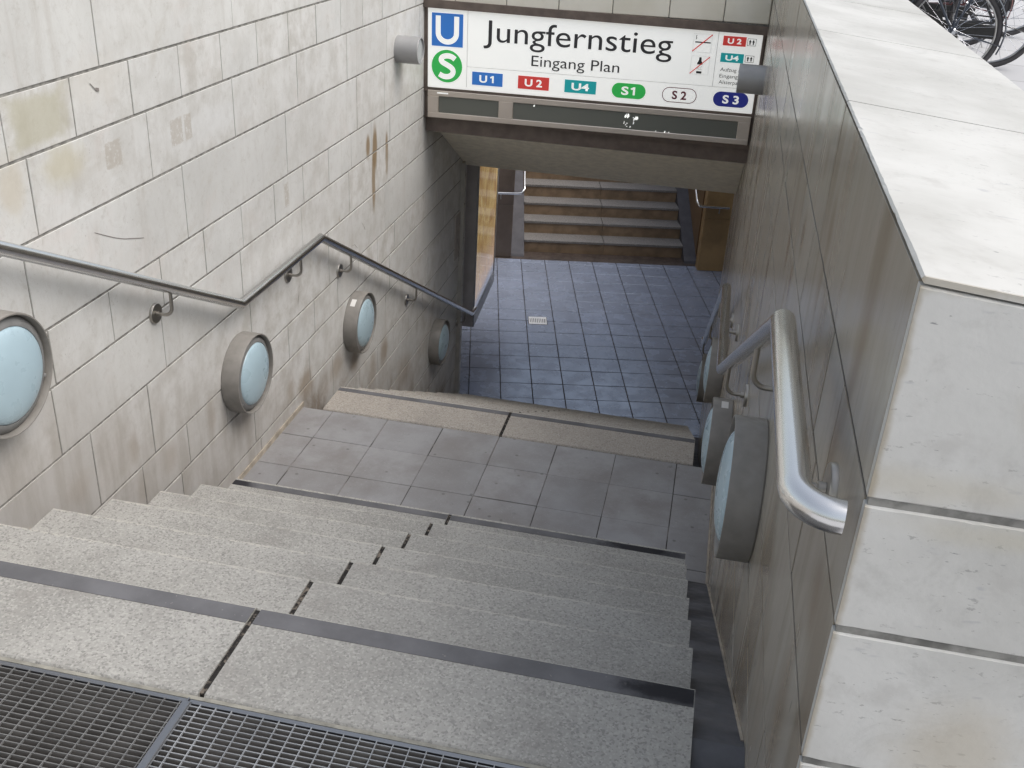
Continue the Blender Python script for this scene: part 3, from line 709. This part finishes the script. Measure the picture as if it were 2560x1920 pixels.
for cx, cz, n, sp in ((1.46, -.085, 9, .022), (1.52, -.098, 9, .018), (1.48, -.145, 6, .04), (1.72, -.178, 8, .05), (.79, -.072, 3, .01)):
    for _ in range(n):
        x = cx+rnd.uniform(-sp, sp); z = cz+rnd.uniform(-.4, .4)*sp; a = rnd.uniform(.002, .008); b = rnd.uniform(.003, .012)
        poly(mb, [(x-a, z-b), (x+a*.6, z-b*.7), (x+a, z+b*.5), (x-a*.3, z+b)], .0065)
local(mb, 'scratches', PWH, db)

# spot lights beside the sign
def spotlight(x, y, z, s, label):
    t = thing('spotlight', label, 'light', (x, y, z), (0, 0, 0 if s > 0 else math.pi), group='stub cylinder lights beside the station sign')
    SP = simple('silver_grey_paint', (.36, .36, .365), .42, .3, var=.08)
    mb = MB(); mb.lathe([(.0, -.0), (.087, 0), (.087, .155), (.084, .158), (.078, .158), (.076, .150), (0, .150)][1:6], 40, fan0=True); mb.build('housing', SP, t, smooth=40)
    mb = MB(); mb.lathe([(.0775, .149), (.04, .150), (.001, .150)], 40); mb.build('cover_glass', simple('spot_glass', (.3, .32, .33), .15), t, smooth=40)
spotlight(0, 4.815, .547, 1, 'silver stub cylinder light on the pale wall left of the sign')
spotlight(W, 4.75, .567, -1, 'grey stub cylinder light on the brown wall covering part of the sign')

# ------------------------------------------------------------------ round wall lamps
def make_lamp(label):
    t = thing('wall_lamp', label, 'lamp', group='round bulkhead lamps along both stair walls')
    mb = MB(); mb.lathe([(.190, 0), (.193, .004), (.193, .084), (.191, .087), (.187, .087), (.185, .083), (.183, .060)], 64, fan0=True); mb.build('housing', LAMPG, t, smooth=35)
    mb = MB(); mb.lathe([(.184, .058), (.180, .066), (.160, .079), (.152, .080), (.150, .072)], 64)
    for a in (95, 215, 335):
        ca, sa = math.cos(R(a)), math.sin(R(a)); mb.lathe([(.0065, .0), (.0065, .0045), (.004, .006), (.0005, .006)], 10, T=lambda v: Vector((v.x+.0715, v.y+.170*ca, v.z+.170*sa)))
    mb.build('lens_ring', LAMPR, t, smooth=35)
    mb = MB(); Rd = .2; mb.lathe([(.1515*math.sin(i*math.pi/2/12), 0.074+.034*math.cos(i*math.pi/2/12)) for i in range(12, 0, -1)]+[(.0008, .108)], 64); mb.build('lens', LENS, t, smooth=60)
    return t
LP = [(.602, .176), (2.262, -.612), (3.878, -1.018), (5.858, -2.034)]
lab = {('L', 0): 'large round lamp cut by the left picture edge on the pale wall', ('L', 1): 'round lamp below the low corner of the handrail on the pale wall',
       ('L', 2): 'round lamp with a white sticker on the pale wall at the landing end', ('L', 3): 'smallest round lamp on the pale wall near the passage corner',
       ('R', 0): 'nearest round lamp on the brown marble wall, its lens seen edge-on', ('R', 1): 'round lamp half behind the nearest one on the brown marble wall, with sticker',
       ('R', 2): 'round lamp under the low rail corner on the brown wall past the landing', ('R', 3): 'farthest round lamp on the brown wall, mostly behind the handrail'}
proto = make_lamp(lab['L', 0]); first = True
STK = simple('white_sticker', (.75, .74, .72), .5)
for sd_ in 'LR':
    for i, (y, z) in enumerate(LP):
        t = proto if first else copy_tree(proto); first = False
        t.location = (0 if sd_ == 'L' else W, y, z); t.rotation_euler = (0, 0, 0 if sd_ == 'L' else math.pi); t['label'] = lab[sd_, i]; t.scale = (1.03, 1.035, 1.035)
for o in [o for o in COL.objects if o.name.startswith('wall_lamp') and o.get('label') in (lab['L', 2], lab['R', 1])]:
    mb = MB(); a0 = 112 if o['label'] == lab['L', 2] else 78
    ps = [(R(a0+k*3.2)) for k in range(6)]
    for a, b in zip(ps[:-1], ps[1:]):
        mb.quad((.022, .1942*math.cos(a), .1942*math.sin(a)), (.052, .1942*math.cos(a), .1942*math.sin(a)), (.052, .1942*math.cos(b), .1942*math.sin(b)), (.022, .1942*math.cos(b), .1942*math.sin(b)))
    mb.build('sticker', STK, o)

# ------------------------------------------------------------------ handrails
def handrail(x, s, label, brk):
    t = thing('handrail', label, 'handrail', (x-s*.08, 2.5, -.2), group='brushed steel handrails on the stair walls')
    ro = .0235
    pts = [(x-s*.060, -.700, .95)]+[(x-s*.06*(1-math.cos(R(a))), -.64-.06*math.sin(R(a)), .95) for a in (78, 66, 54, 42, 30, 18, 8)]+[(x, -.64, .95), (x, -.06, .949), (x, 2.171, -.208), (x, 3.173, -.212), (x, 6.885, -2.183), (x, 7.02, -2.185)]
    if s < 0: pass
    mb = MB(); mb.tube(pts, ro, 24); o = child_world(mb, 'rail', STEEL, t, smooth=30)
    for (y, z, zr) in brk:
        xw = x-s*.08
        mb = MB(); mb.tube([(xw+s*.010, y, z), (xw+s*.045, y, z)]+[(xw+s*(.045+.035*math.sin(R(a))), y, z+.035*(1-math.cos(R(a)))) for a in (15, 30, 45, 60, 75)]+[(x, y, z+.036), (x, y, zr-.018)], .0072, 10)
        mb.lathe([(.011, 0), (.011, .012), (.007, .013)], 12, T=lambda v: Vector((xw+s*(v.x+.012), y+v.y, z+v.z)))
        b = child_world(mb, 'bracket', STEELD, t, smooth=40)
        mb = MB(); mb.lathe([(.042, 0), (.042, .009), (.040, .0115), (.0005, .0115)], 32, T=lambda v: Vector((xw+s*v.x, y+v.y, z+v.z)))
        child_world(mb, 'wall_plate', STEELD, b, smooth=40)
def zr_(y):
    P = [(-.64, .95), (-.06, .949), (2.171, -.208), (3.173, -.212), (6.885, -2.183), (7.1, -2.185)]
    for (a, za), (b, zb) in zip(P[:-1], P[1:]):
        if a <= y <= b: return za+(zb-za)*(y-a)/(b-a)
BY = [-.475, .42, 1.575, 2.885, 3.64, 5.03, 6.64]
BR = [(y, zr_(y)-(.122 if y > 0 else .095), zr_(y)) for y in BY]
handrail(.08, 1, 'steel handrail on the pale block wall, following both flights', BR)
handrail(W-.08, -1, 'thick bright steel handrail in the foreground with curved end on brown marble', BR)

# ------------------------------------------------------------------ lower passage (turned 13.2 degrees)
AN = R(13.2); OX, OY = .053, 8.405
def uv(u, v, z=0): return Vector((OX+u*math.cos(AN)-v*math.sin(AN), OY+u*math.sin(AN)+v*math.cos(AN), z))
def TU(p): return uv(p.x, p.y, p.z)
P0 = .3185
mb = MB()
for i in range(-9, 18):
    for j in range(-12, 12):
        u0, u1, v0, v1 = i*P0, (i+1)*P0, j*P0, (j+1)*P0
        if v1 > 2.36: v1 = 2.36
        if v1 <= v0+.02: continue
        g = .0044; d = random.uniform(-.001, .001)
        mb.bbox(u0+g, u1-g, v0+g, v1-g, ZF-.03, ZF+d, .002, T=TU)
tag(mb.build('floor', FLOORM), kind='structure')
FLOORM.node_tree.nodes['Principled BSDF'].inputs['Specular IOR Level'].default_value = 1.0; FLOORM.node_tree.nodes['Principled BSDF'].inputs['IOR'].default_value = 1.95; FLOORM.node_tree.nodes['Principled BSDF'].inputs['Specular Tint'].default_value = (.72, .82, 1, 1)
GROUT = simple('brown_grout', (.03, .024, .022), .8, var=.3, sc=20)
mb = MB(); mb.box(-4, 6, -4.2, 3.1, ZF-.25, ZF-.004, T=TU); tag(mb.build('floor_bed', GROUT), kind='structure')
DKB = simple('dark_band', (.085, .065, .055), .5, var=.3)
mb = MB(); mb.box(-1.6, 5.5, 2.362, 2.70, ZF-.03, ZF-.0015, T=TU); tag(mb.build('dark_floor_band', DKB), kind='structure')  # darker band of floor before the first riser
def mat_panel():
    s = Sh('ochre_wall_panels', .45); b = s.mix(s.ramp(s.noise(2.0, 5), .3, .7), (.20, .125, .06), (.145, .09, .045))
    b = s.mix(s.ramp(s.noise(40, 4, .6, vec=s.mapped((1, 1, .2))), .45, .7, 0, .4), b, (.22, .13, .06)); s.set('Base Color', b); return s.m
PAN = mat_panel()
PANL = simple('shaded_brown_panels', (.105, .08, .065), .5, var=.2, sc=4)  # left panels, their dimmer light put into the colour
PANR = simple('lit_ochre_panels', (.34, .22, .10), .45, var=.25, sc=3)  # right panels: own ochre, lightened to stand in for warm light
def panel_wall(u0, u1, v0, v1, label, pm):
    t = thing('passage_wall', label, 'wall', uv((u0+u1)/2, (v0+v1)/2, ZF)); t.rotation_euler = (0, 0, AN)
    mb = MB(); hu, hv = (u1-u0)/2, (v1-v0)/2
    for z0, z1 in ((.0, .72), (.72, 1.45), (1.45, 2.35)):
        mb.bbox(-hu, hu, -hv, hv, z0+.0015, z1-.0015, .003)
    mb.build('panel', pm, t)
panel_wall(-1.6, .185, 2.40, 2.55, 'ochre panelled wall with painted shade left of the lower steps', PANL)
panel_wall(2.665, 5.5, 2.20, 2.35, 'ochre panelled wall with painted warm light right of the lower steps', PANR)
PLAS = simple('grey_plaster', (.40, .385, .36), .75, var=.1)
t = thing('side_wall', 'plain wall behind the illuminated poster case', 'wall', uv(-.86, 0, ZF), (0, 0, AN))
mb = MB(); mb.box(-.1, .1, -1.6, 2.55, 0, 2.35); mb.build('plaster_face', PLAS, t)
for u0, u1, lb in ((-4, -.42, 'plain passage wall beside the pale stair wall'), (2.30, 6, 'plain passage wall beside the brown stair wall')):
    t = thing('side_wall', lb, 'wall', uv((u0+u1)/2, -1.62, ZF), (0, 0, AN)); mb = MB(); mb.box(-(u1-u0)/2, (u1-u0)/2, -.1, .1, 0, 2.35); mb.build('plaster_face', PLAS, t)
t = thing('side_wall', 'plain wall closing the passage on the right', 'wall', uv(5.3, 0, ZF), (0, 0, AN)); mb = MB(); mb.box(-.1, .1, -1.6, 2.3, 0, 2.35); mb.build('plaster_face', PLAS, t)
mb = MB(); 
cp = [(-1.3, 6.835), (W+.5, 6.835)]+[tuple(uv(u_, v_))[:2] for u_, v_ in ((5.5, -1.3), (5.5, -.35), (-1.3, -.35))]
mb.add([(x, y, -.735) for x, y in cp]+[(x, y, -.45) for x, y in cp], [(0, 1, 2, 3, 4), (9, 8, 7, 6, 5)]+[(i, (i+1) % 5, 5+(i+1) % 5, 5+i) for i in range(5)]); tag(mb.build('cut_back_ceiling', SOFF), kind='structure')  # cut short out of view so open sky lights floor and soffit
# far stairs up to daylight
fs = thing('staircase', 'far staircase of light treads rising out of the passage', 'stairs', uv(1.45, 2.67, ZF), (0, 0, AN))
GRANF = mat_granite('far_step_granite', (.22, .207, .20), (.18, .17, .165)); RIS = simple('ochre_riser', (.26, .185, .12), .55, var=.25, sc=6)
fr, ft = .172, .29
for i in range(1, 17):
    mb = MB()
    for a, b in ((-1.085, -.003), (.003, 1.085)):
        mb.bbox(a, b, (i-1)*ft-.012, i*ft+.02, i*fr-.035, i*fr, .004)
    o = local(mb, 'step', GRANF, fs)
    mb = MB()
    for a, b in ((-1.08, -.002), (.002, 1.08)): mb.box(a, b, (i-1)*ft, (i-1)*ft+.06, (i-1)*fr-.005, i*fr-.036)
    local(mb, 'riser', RIS, o)
for s_ in (-1, 1):
    mb = MB(); a, b = (1.085, 1.25) if s_ > 0 else (-1.265, -1.085)
    pf = [(-.22, 0), (-.2, .03), (4.7, .03+4.9*fr/ft), (4.7, -.3), (0, -.3)]
    mb.add([(a, y, z) for y, z in pf]+[(b, y, z) for y, z in pf], [(0, 1, 2, 3, 4), (9, 8, 7, 6, 5)]+[(i, (i+1) % 5, 5+(i+1) % 5, 5+i) for i in range(5)])
    local(mb, 'stringer', simple('grey_stringer', (.085, .083, .095), .55, var=.15), fs)
    mb = MB(); x = 1.25*s_ if s_ > 0 else -1.265
    mb.box(x if s_ > 0 else x-.2, x+.2 if s_ > 0 else x, .05 if s_ < 0 else -.1, 4.8, -.1, 3.3)
    local(mb, 'side_wall', PAN, fs)
mb = MB(); mb.box(-1.3, 1.3, 4.66, 4.9, 0, 2.75); mb.box(-1.25, 1.25, .3, 4.6, -.3, -.1); local(mb, 'back_fill', GUT, fs)
# thin handrails of the far stairs, turning along the panel walls
for s_, lb in ((-1, 'thin steel handrail at the left of the far stairs'), (1, 'thin steel handrail at the right of the far stairs')):
    x0 = -1.14 if s_ < 0 else 1.085; yw = -.42 if s_ < 0 else -.52
    t = thing('handrail', lb, 'handrail', uv(1.45, 2.67, ZF), (0, 0, AN), group='thin handrails of the far stairs')
    zz = .925 if s_ < 0 else .89
    pts = [(x0+s_*.42, yw, zz-.005), (x0+s_*.09, yw, zz), (x0+s_*.035, yw-.005, zz+.01), (x0, yw+.03, zz+.055), (x0, yw+.06, zz+.075), (x0, 3.6, zz+.075+(3.6-yw)*fr/ft)]
    mb = MB(); mb.tube(pts, .017, 12); mb.build('rail', STEEL, t, smooth=40)
    mb = MB(); mb.tube([(x0+s_*.30, yw+.01, zz-.02), (x0+s_*.30, yw+.02, zz-.085), (x0+s_*.30, yw+(.14 if s_ < 0 else .04), zz-.09)], .008, 8); mb.build('bracket', STEELD, t, smooth=40)

# floor drain
mb = MB(); t = thing('floor_drain', 'small white slotted drain cover set in the blue-grey tiles', 'drain', uv(.453, .325, ZF), (0, 0, AN))
DW = simple('bright_drain_metal', (.92, .93, .95), .3)
a, b = .104, .104
mb.bbox(-a, a, -b, -b+.045, 0, .004, .001); mb.bbox(-a, a, b-.045, b, 0, .004, .001)
for k in range(10):
    x = -a+.02*k+k*.00062; mb.box(x, x+.0135, -b+.044, b-.044, 0, .0038)
mb.box(a-.0135, a, -b+.044, b-.044, 0, .0038)
mb.build('cover', DW, t); mb = MB(); mb.box(-a-.006, a+.006, -b-.006, b+.006, -.02, .0012); mb.build('drain_pit', BLACK, t)

# illuminated poster case
pc = thing('poster_case', 'tall grey showcase with a glowing orange poster beside the passage floor', 'showcase', (.057, 7.05, -2.40), (0, 0, R(3.8)))
CASE = simple('grey_case_metal', (.46, .435, .44), .4, var=.1)
Lc = 1.28; D_ = .50; Hc = 1.66
mb = MB(); mb.bbox(-D_, 0, 0, Lc, 0, Hc, .004); mb.build('case', CASE, pc)
def mat_poster():
    s = Sh('poster_print', .08)
    sp = s.n('SeparateXYZ'); ob = s.obj(); s.put(sp.inputs[0], ob)
    n = s.noise(2.2, 4, .6, vec=ob, dist=1.5); n2 = s.noise(7, 5, .6, vec=s.mapped((1, 2, .7), src=ob), dist=1.)
    c = s.mix(s.ramp(n, .35, .65), (.66, .47, .20), (.40, .23, .09)); c = s.mix(s.ramp(n2, .5, .7, 0, .6), c, (.80, .68, .40))
    low = s.ramp(sp.outputs[2], .75, .3); c = s.mix(s.math('MULTIPLY', low, .75), c, s.mix(s.ramp(n2, .3, .7), (.8, .55, .38), (.55, .42, .36)))
    c = s.mix(s.ramp(sp.outputs[2], .30, .16), c, (.30, .33, .42))
    s.set('Base Color', s.mix(.5, c, (.1, .1, .1))); s.set('Emission Color', c); s.set('Emission Strength', .33); return s.m
mb = MB(); mb.box(.001, .004, .035, Lc-.04, .14, Hc-.06); mb.build('poster', mat_poster(), pc)
mb = MB(); mb.box(.0, .012, 0, .03, .0, Hc); mb.box(.0, .012, Lc-.03, Lc, .0, Hc); mb.box(0, .012, .03, Lc-.03, 0, .13); mb.build('case_frame', simple('pale_case_frame', (.33, .34, .37), .35), pc)

# notice plate by the left wall end
mb = MB(); npl = thing('notice_plate', 'small pale scribbled plate on the stone wall above the lower rail end', 'plate', (.0, 6.6, -1.31))
mb.bbox(.0005, .008, -.135, .135, -.205, .205, .002); mb.build('plate', simple('pale_plate', (.42, .385, .36), .5, var=.08), npl)
mb = MB(); rnd = random.Random(5)
for (cy, cz) in ((-.04, .1), (.03, .04), (-.06, -.02), (.02, -.09), (-.02, -.15), (.05, .14)):
    y, z = cy, cz; pts = []
    for _ in range(5):
        pts.append((y, z)); y += rnd.uniform(-.01, .03); z += rnd.uniform(-.04, .01)
    ps = [(p[0], p[1]) for p in pts]
    for a, b in zip(ps[:-1], ps[1:]): mb.quad((.0088, a[0]-.004, a[1]), (.0088, a[0]+.004, a[1]), (.0088, b[0]+.004, b[1]), (.0088, b[0]-.004, b[1]))
mb.build('scribble', TXT, npl)

# thin dark scratches on the left wall are flat marks of the stone itself
mb = MB()
def scr(pts, wd=.003):
    for i, (a, b) in enumerate(zip(pts[:-1], pts[1:])):
        w0 = wd*(.4 if i == 0 else 1)/2
        mb.quad((.0022, a[0], a[1]-w0), (.0022, a[0], a[1]+w0), (.0022, b[0], b[1]+w0), (.0022, b[0], b[1]-w0))
scr(smooth_pts([(1.247, .426), (1.33, .385), (1.412, .348), (1.49, .325), (1.561, .304)]))
scr([(4.06, -.41), (4.10, -.45), (4.12, -.475)], .008); scr([(3.04, -.43), (3.02, -.5), (3.0, -.55)], .012); scr([(3.86, -.5), (3.92, -.51), (3.97, -.55)], .005); scr([(1.34, .93), (1.37, .905), (1.39, .90)], .012)
child_world(mb, 'scratch_marks', simple('scratch_grey', (.22, .20, .19), .7), wl)

# ------------------------------------------------------------------ parked bicycles on the plaza
RUB = simple('grey_tyre', (.055, .052, .055), .75, var=.2); RIMM = mat_steel('alloy_rim', (.5, .5, .5), .3); FRB = simple('blue_black_frame', (.035, .045, .065), .35); CHR = mat_steel('worn_chrome', (.55, .57, .62), .25)
def circ(cx, cz, r_, n=40, y=0): return [(cx+r_*math.cos(2*math.pi*k/n), y, cz+r_*math.sin(2*math.pi*k/n)) for k in range(n)]
def make_bike(label, frame_mat):
    t = thing('bicycle', label, 'bicycle', group='bicycles parked on the plaza behind the white wall top')
    Rw = .345; wb = 1.06
    for cx, nm in ((0, 'rear'), (-wb, 'front')):
        mb = MB(); mb.tube(circ(cx, Rw, Rw-.02, 48), .0195, 10, closed=True); wv = mb.build('wheel', RUB, t, smooth=60)
        mb = MB(); mb.tube(circ(cx, Rw, Rw-.045, 48), .0095, 6, closed=True); mb.build('rim', RIMM, wv, smooth=60)
        mb = MB()
        for k in range(28):
            a = 2*math.pi*k/28; b = a+(.9 if k % 2 else -.9); y = .028 if k % 4 < 2 else -.028
            mb.tube([(cx+.022*math.cos(b), y, Rw+.022*math.sin(b)), (cx+(Rw-.048)*math.cos(a), 0, Rw+(Rw-.048)*math.sin(a))], .0014, 4)
        mb.build('spokes', CHR, wv)
        mb = MB(); mb.lathe([(.02, -.045), (.03, -.035), (.016, -.03), (.016, .03), (.03, .035), (.02, .045)], 14, T=lambda v: Vector((cx+v.y, v.x, Rw+v.z)), fan0=True, fan1=True); mb.build('hub', CHR, wv, smooth=40)
        mb = MB(); a0, a1 = (-20, 165) if nm == 'rear' else (20, 150)
        for k in range(20):
            a, b = R(a0+(a1-a0)*k/20), R(a0+(a1-a0)*(k+1)/20); q = Rw+.022
            for y0, y1, z0, z1 in ((-.03, -.012, -.008, 0), (-.012, .012, 0, 0), (.012, .03, 0, -.008)):
                mb.quad((cx+(q+z0)*math.cos(a), y0, Rw+(q+z0)*math.sin(a)), (cx+(q+z1)*math.cos(a), y1, Rw+(q+z1)*math.sin(a)), (cx+(q+z1)*math.cos(b), y1, Rw+(q+z1)*math.sin(b)), (cx+(q+z0)*math.cos(b), y0, Rw+(q+z0)*math.sin(b)))
        for y in (-.035, .035):
            mb.tube([(cx, y, Rw), (cx+(Rw+.02)*math.cos(R(a0+10)), y*.7, Rw+(Rw+.02)*math.sin(R(a0+10)))], .003, 5)
        mb.build('mudguard', frame_mat, t)
    bb = (-.46, 0, .29); se = (-.62+.0, 0, .82); sx = (-.60, 0, .80); hd0 = (-wb+.20, 0, .62); hd1 = (-wb+.23, 0, .88)
    sx = (-.46+.17, 0, .82); hd1 = (-wb+.30, 0, .88); hd0 = (-wb+.245, 0, .70)
    mb = MB(); mb.tube([bb, sx], .016, 10); mb.tube([bb, hd0], .018, 10); mb.tube([(sx[0]-.02, 0, sx[2]-.05), (hd1[0]-.01, 0, hd1[2]-.06)], .015, 10); mb.tube([hd0, hd1], .019, 10)
    for y in (-.05, .05):
        mb.tube([(bb[0], y*.5, bb[2]), (0, y, Rw)], .009, 8); mb.tube([(sx[0], y*.3, sx[2]-.06), (0, y, Rw)], .0085, 8)
    mb.build('frame', frame_mat, t, smooth=50)
    mb = MB()
    for y in (-.05, .05): mb.tube([hd0, (hd0[0]-.02, y, hd0[2]-.06), (-wb-.0, y, Rw)], .011, 8)
    mb.build('fork', frame_mat, t, smooth=50)
    mb = MB(); mb.tube([hd1, (hd1[0]+.03, 0, 1.04)], .012, 8); mb.tube([(hd1[0]+.20, -.27, 1.06), (hd1[0]+.05, -.24, 1.07), (hd1[0]+.0, 0, 1.05), (hd1[0]+.05, .24, 1.07), (hd1[0]+.20, .27, 1.06)], .011, 8); mb.build('handlebar', CHR, t, smooth=50)
    mb = MB(); mb.tube([(sx[0], 0, sx[2]), (sx[0]+.03, 0, .95)], .013, 8); mb.build('seat_post', CHR, t, smooth=50)
    mb = MB(); mb.tube([(sx[0]-.12, 0, .97), (sx[0], 0, .975), (sx[0]+.12, 0, .985), (sx[0]+.15, 0, .98)], [.02, .045, .085, .06], 12); mb.build('saddle', BLACK, t, smooth=60)
    mb = MB(); mb.lathe([(.095, -.004), (.095, .004)], 32, T=lambda v: Vector((bb[0]+v.y, v.x-.05, bb[2]+v.z)), fan0=True, fan1=True)
    for s2 in (-1, 1):
        mb.tube([(bb[0], -.055*s2, bb[2]), (bb[0]+.15*s2, -.07*s2, bb[2]-.08*s2)], .009, 6); mb.box(bb[0]+.15*s2-.045, bb[0]+.15*s2+.045, min(-.07*s2, -.15*s2), max(-.07*s2, -.15*s2), bb[2]-.08*s2-.012, bb[2]-.08*s2+.012)
    mb.build('crank', BLACK, t, smooth=40)
    mb = MB(); mb.bbox(-.50, .05, -.062, -.045, Rw-.12, Rw-.02, .006); mb.tube([(bb[0], -.05, bb[2]+.095), (0, -.05, Rw+.04)], .006, 6); mb.tube([(bb[0], -.05, bb[2]-.095), (0, -.05, Rw-.04)], .006, 6); mb.build('chain', BLACK, t)
    mb = MB()
    for y in (-.055, .055):
        mb.tube([(-.22, y, .78), (.20, y, .77)], .006, 6); mb.tube([(.15, y, .77), (0, y, Rw+.01)], .0055, 6); mb.tube([(0, y, .775), (0, y, Rw+.01)], .0055, 6)
    for x in (-.2, -.1, 0, .1, .2): mb.tube([(x, -.055, .775), (x, .055, .775)], .005, 6)
    mb.build('rack', frame_mat, t, smooth=50)
    mb = MB(); mb.tube([(-.42, .06, .27), (-.33, .17, .015)], .008, 6); mb.build('kickstand', CHR, t)
    return t
fm = [FRB, simple('black_frame', (.025, .025, .028), .35), simple('maroon_frame', (.10, .03, .03), .35), simple('dark_green_frame', (.03, .05, .045), .35)]
BP = [(3.71, 6.52, 8), (4.10, 7.05, 5), (4.02, 7.85, 12), (4.5, 8.5, 4), (3.5, 9.2, 10)]
bl = ['nearest bicycle, its rear wheel touching the white wall top edge', 'second bicycle whose rear wheel reaches the right picture edge', 'third bicycle tangled behind the nearer wheels', 'fourth bicycle at the top right picture corner', 'farthest bicycle at the top edge beside the white wall top']
for k, ((x, y, a), l) in enumerate(zip(BP, bl)):
    t = make_bike(l, fm[k % 4]); t.location = (x, y, gzp(y)-.002); t.rotation_euler = (0, R(2), R(-a))
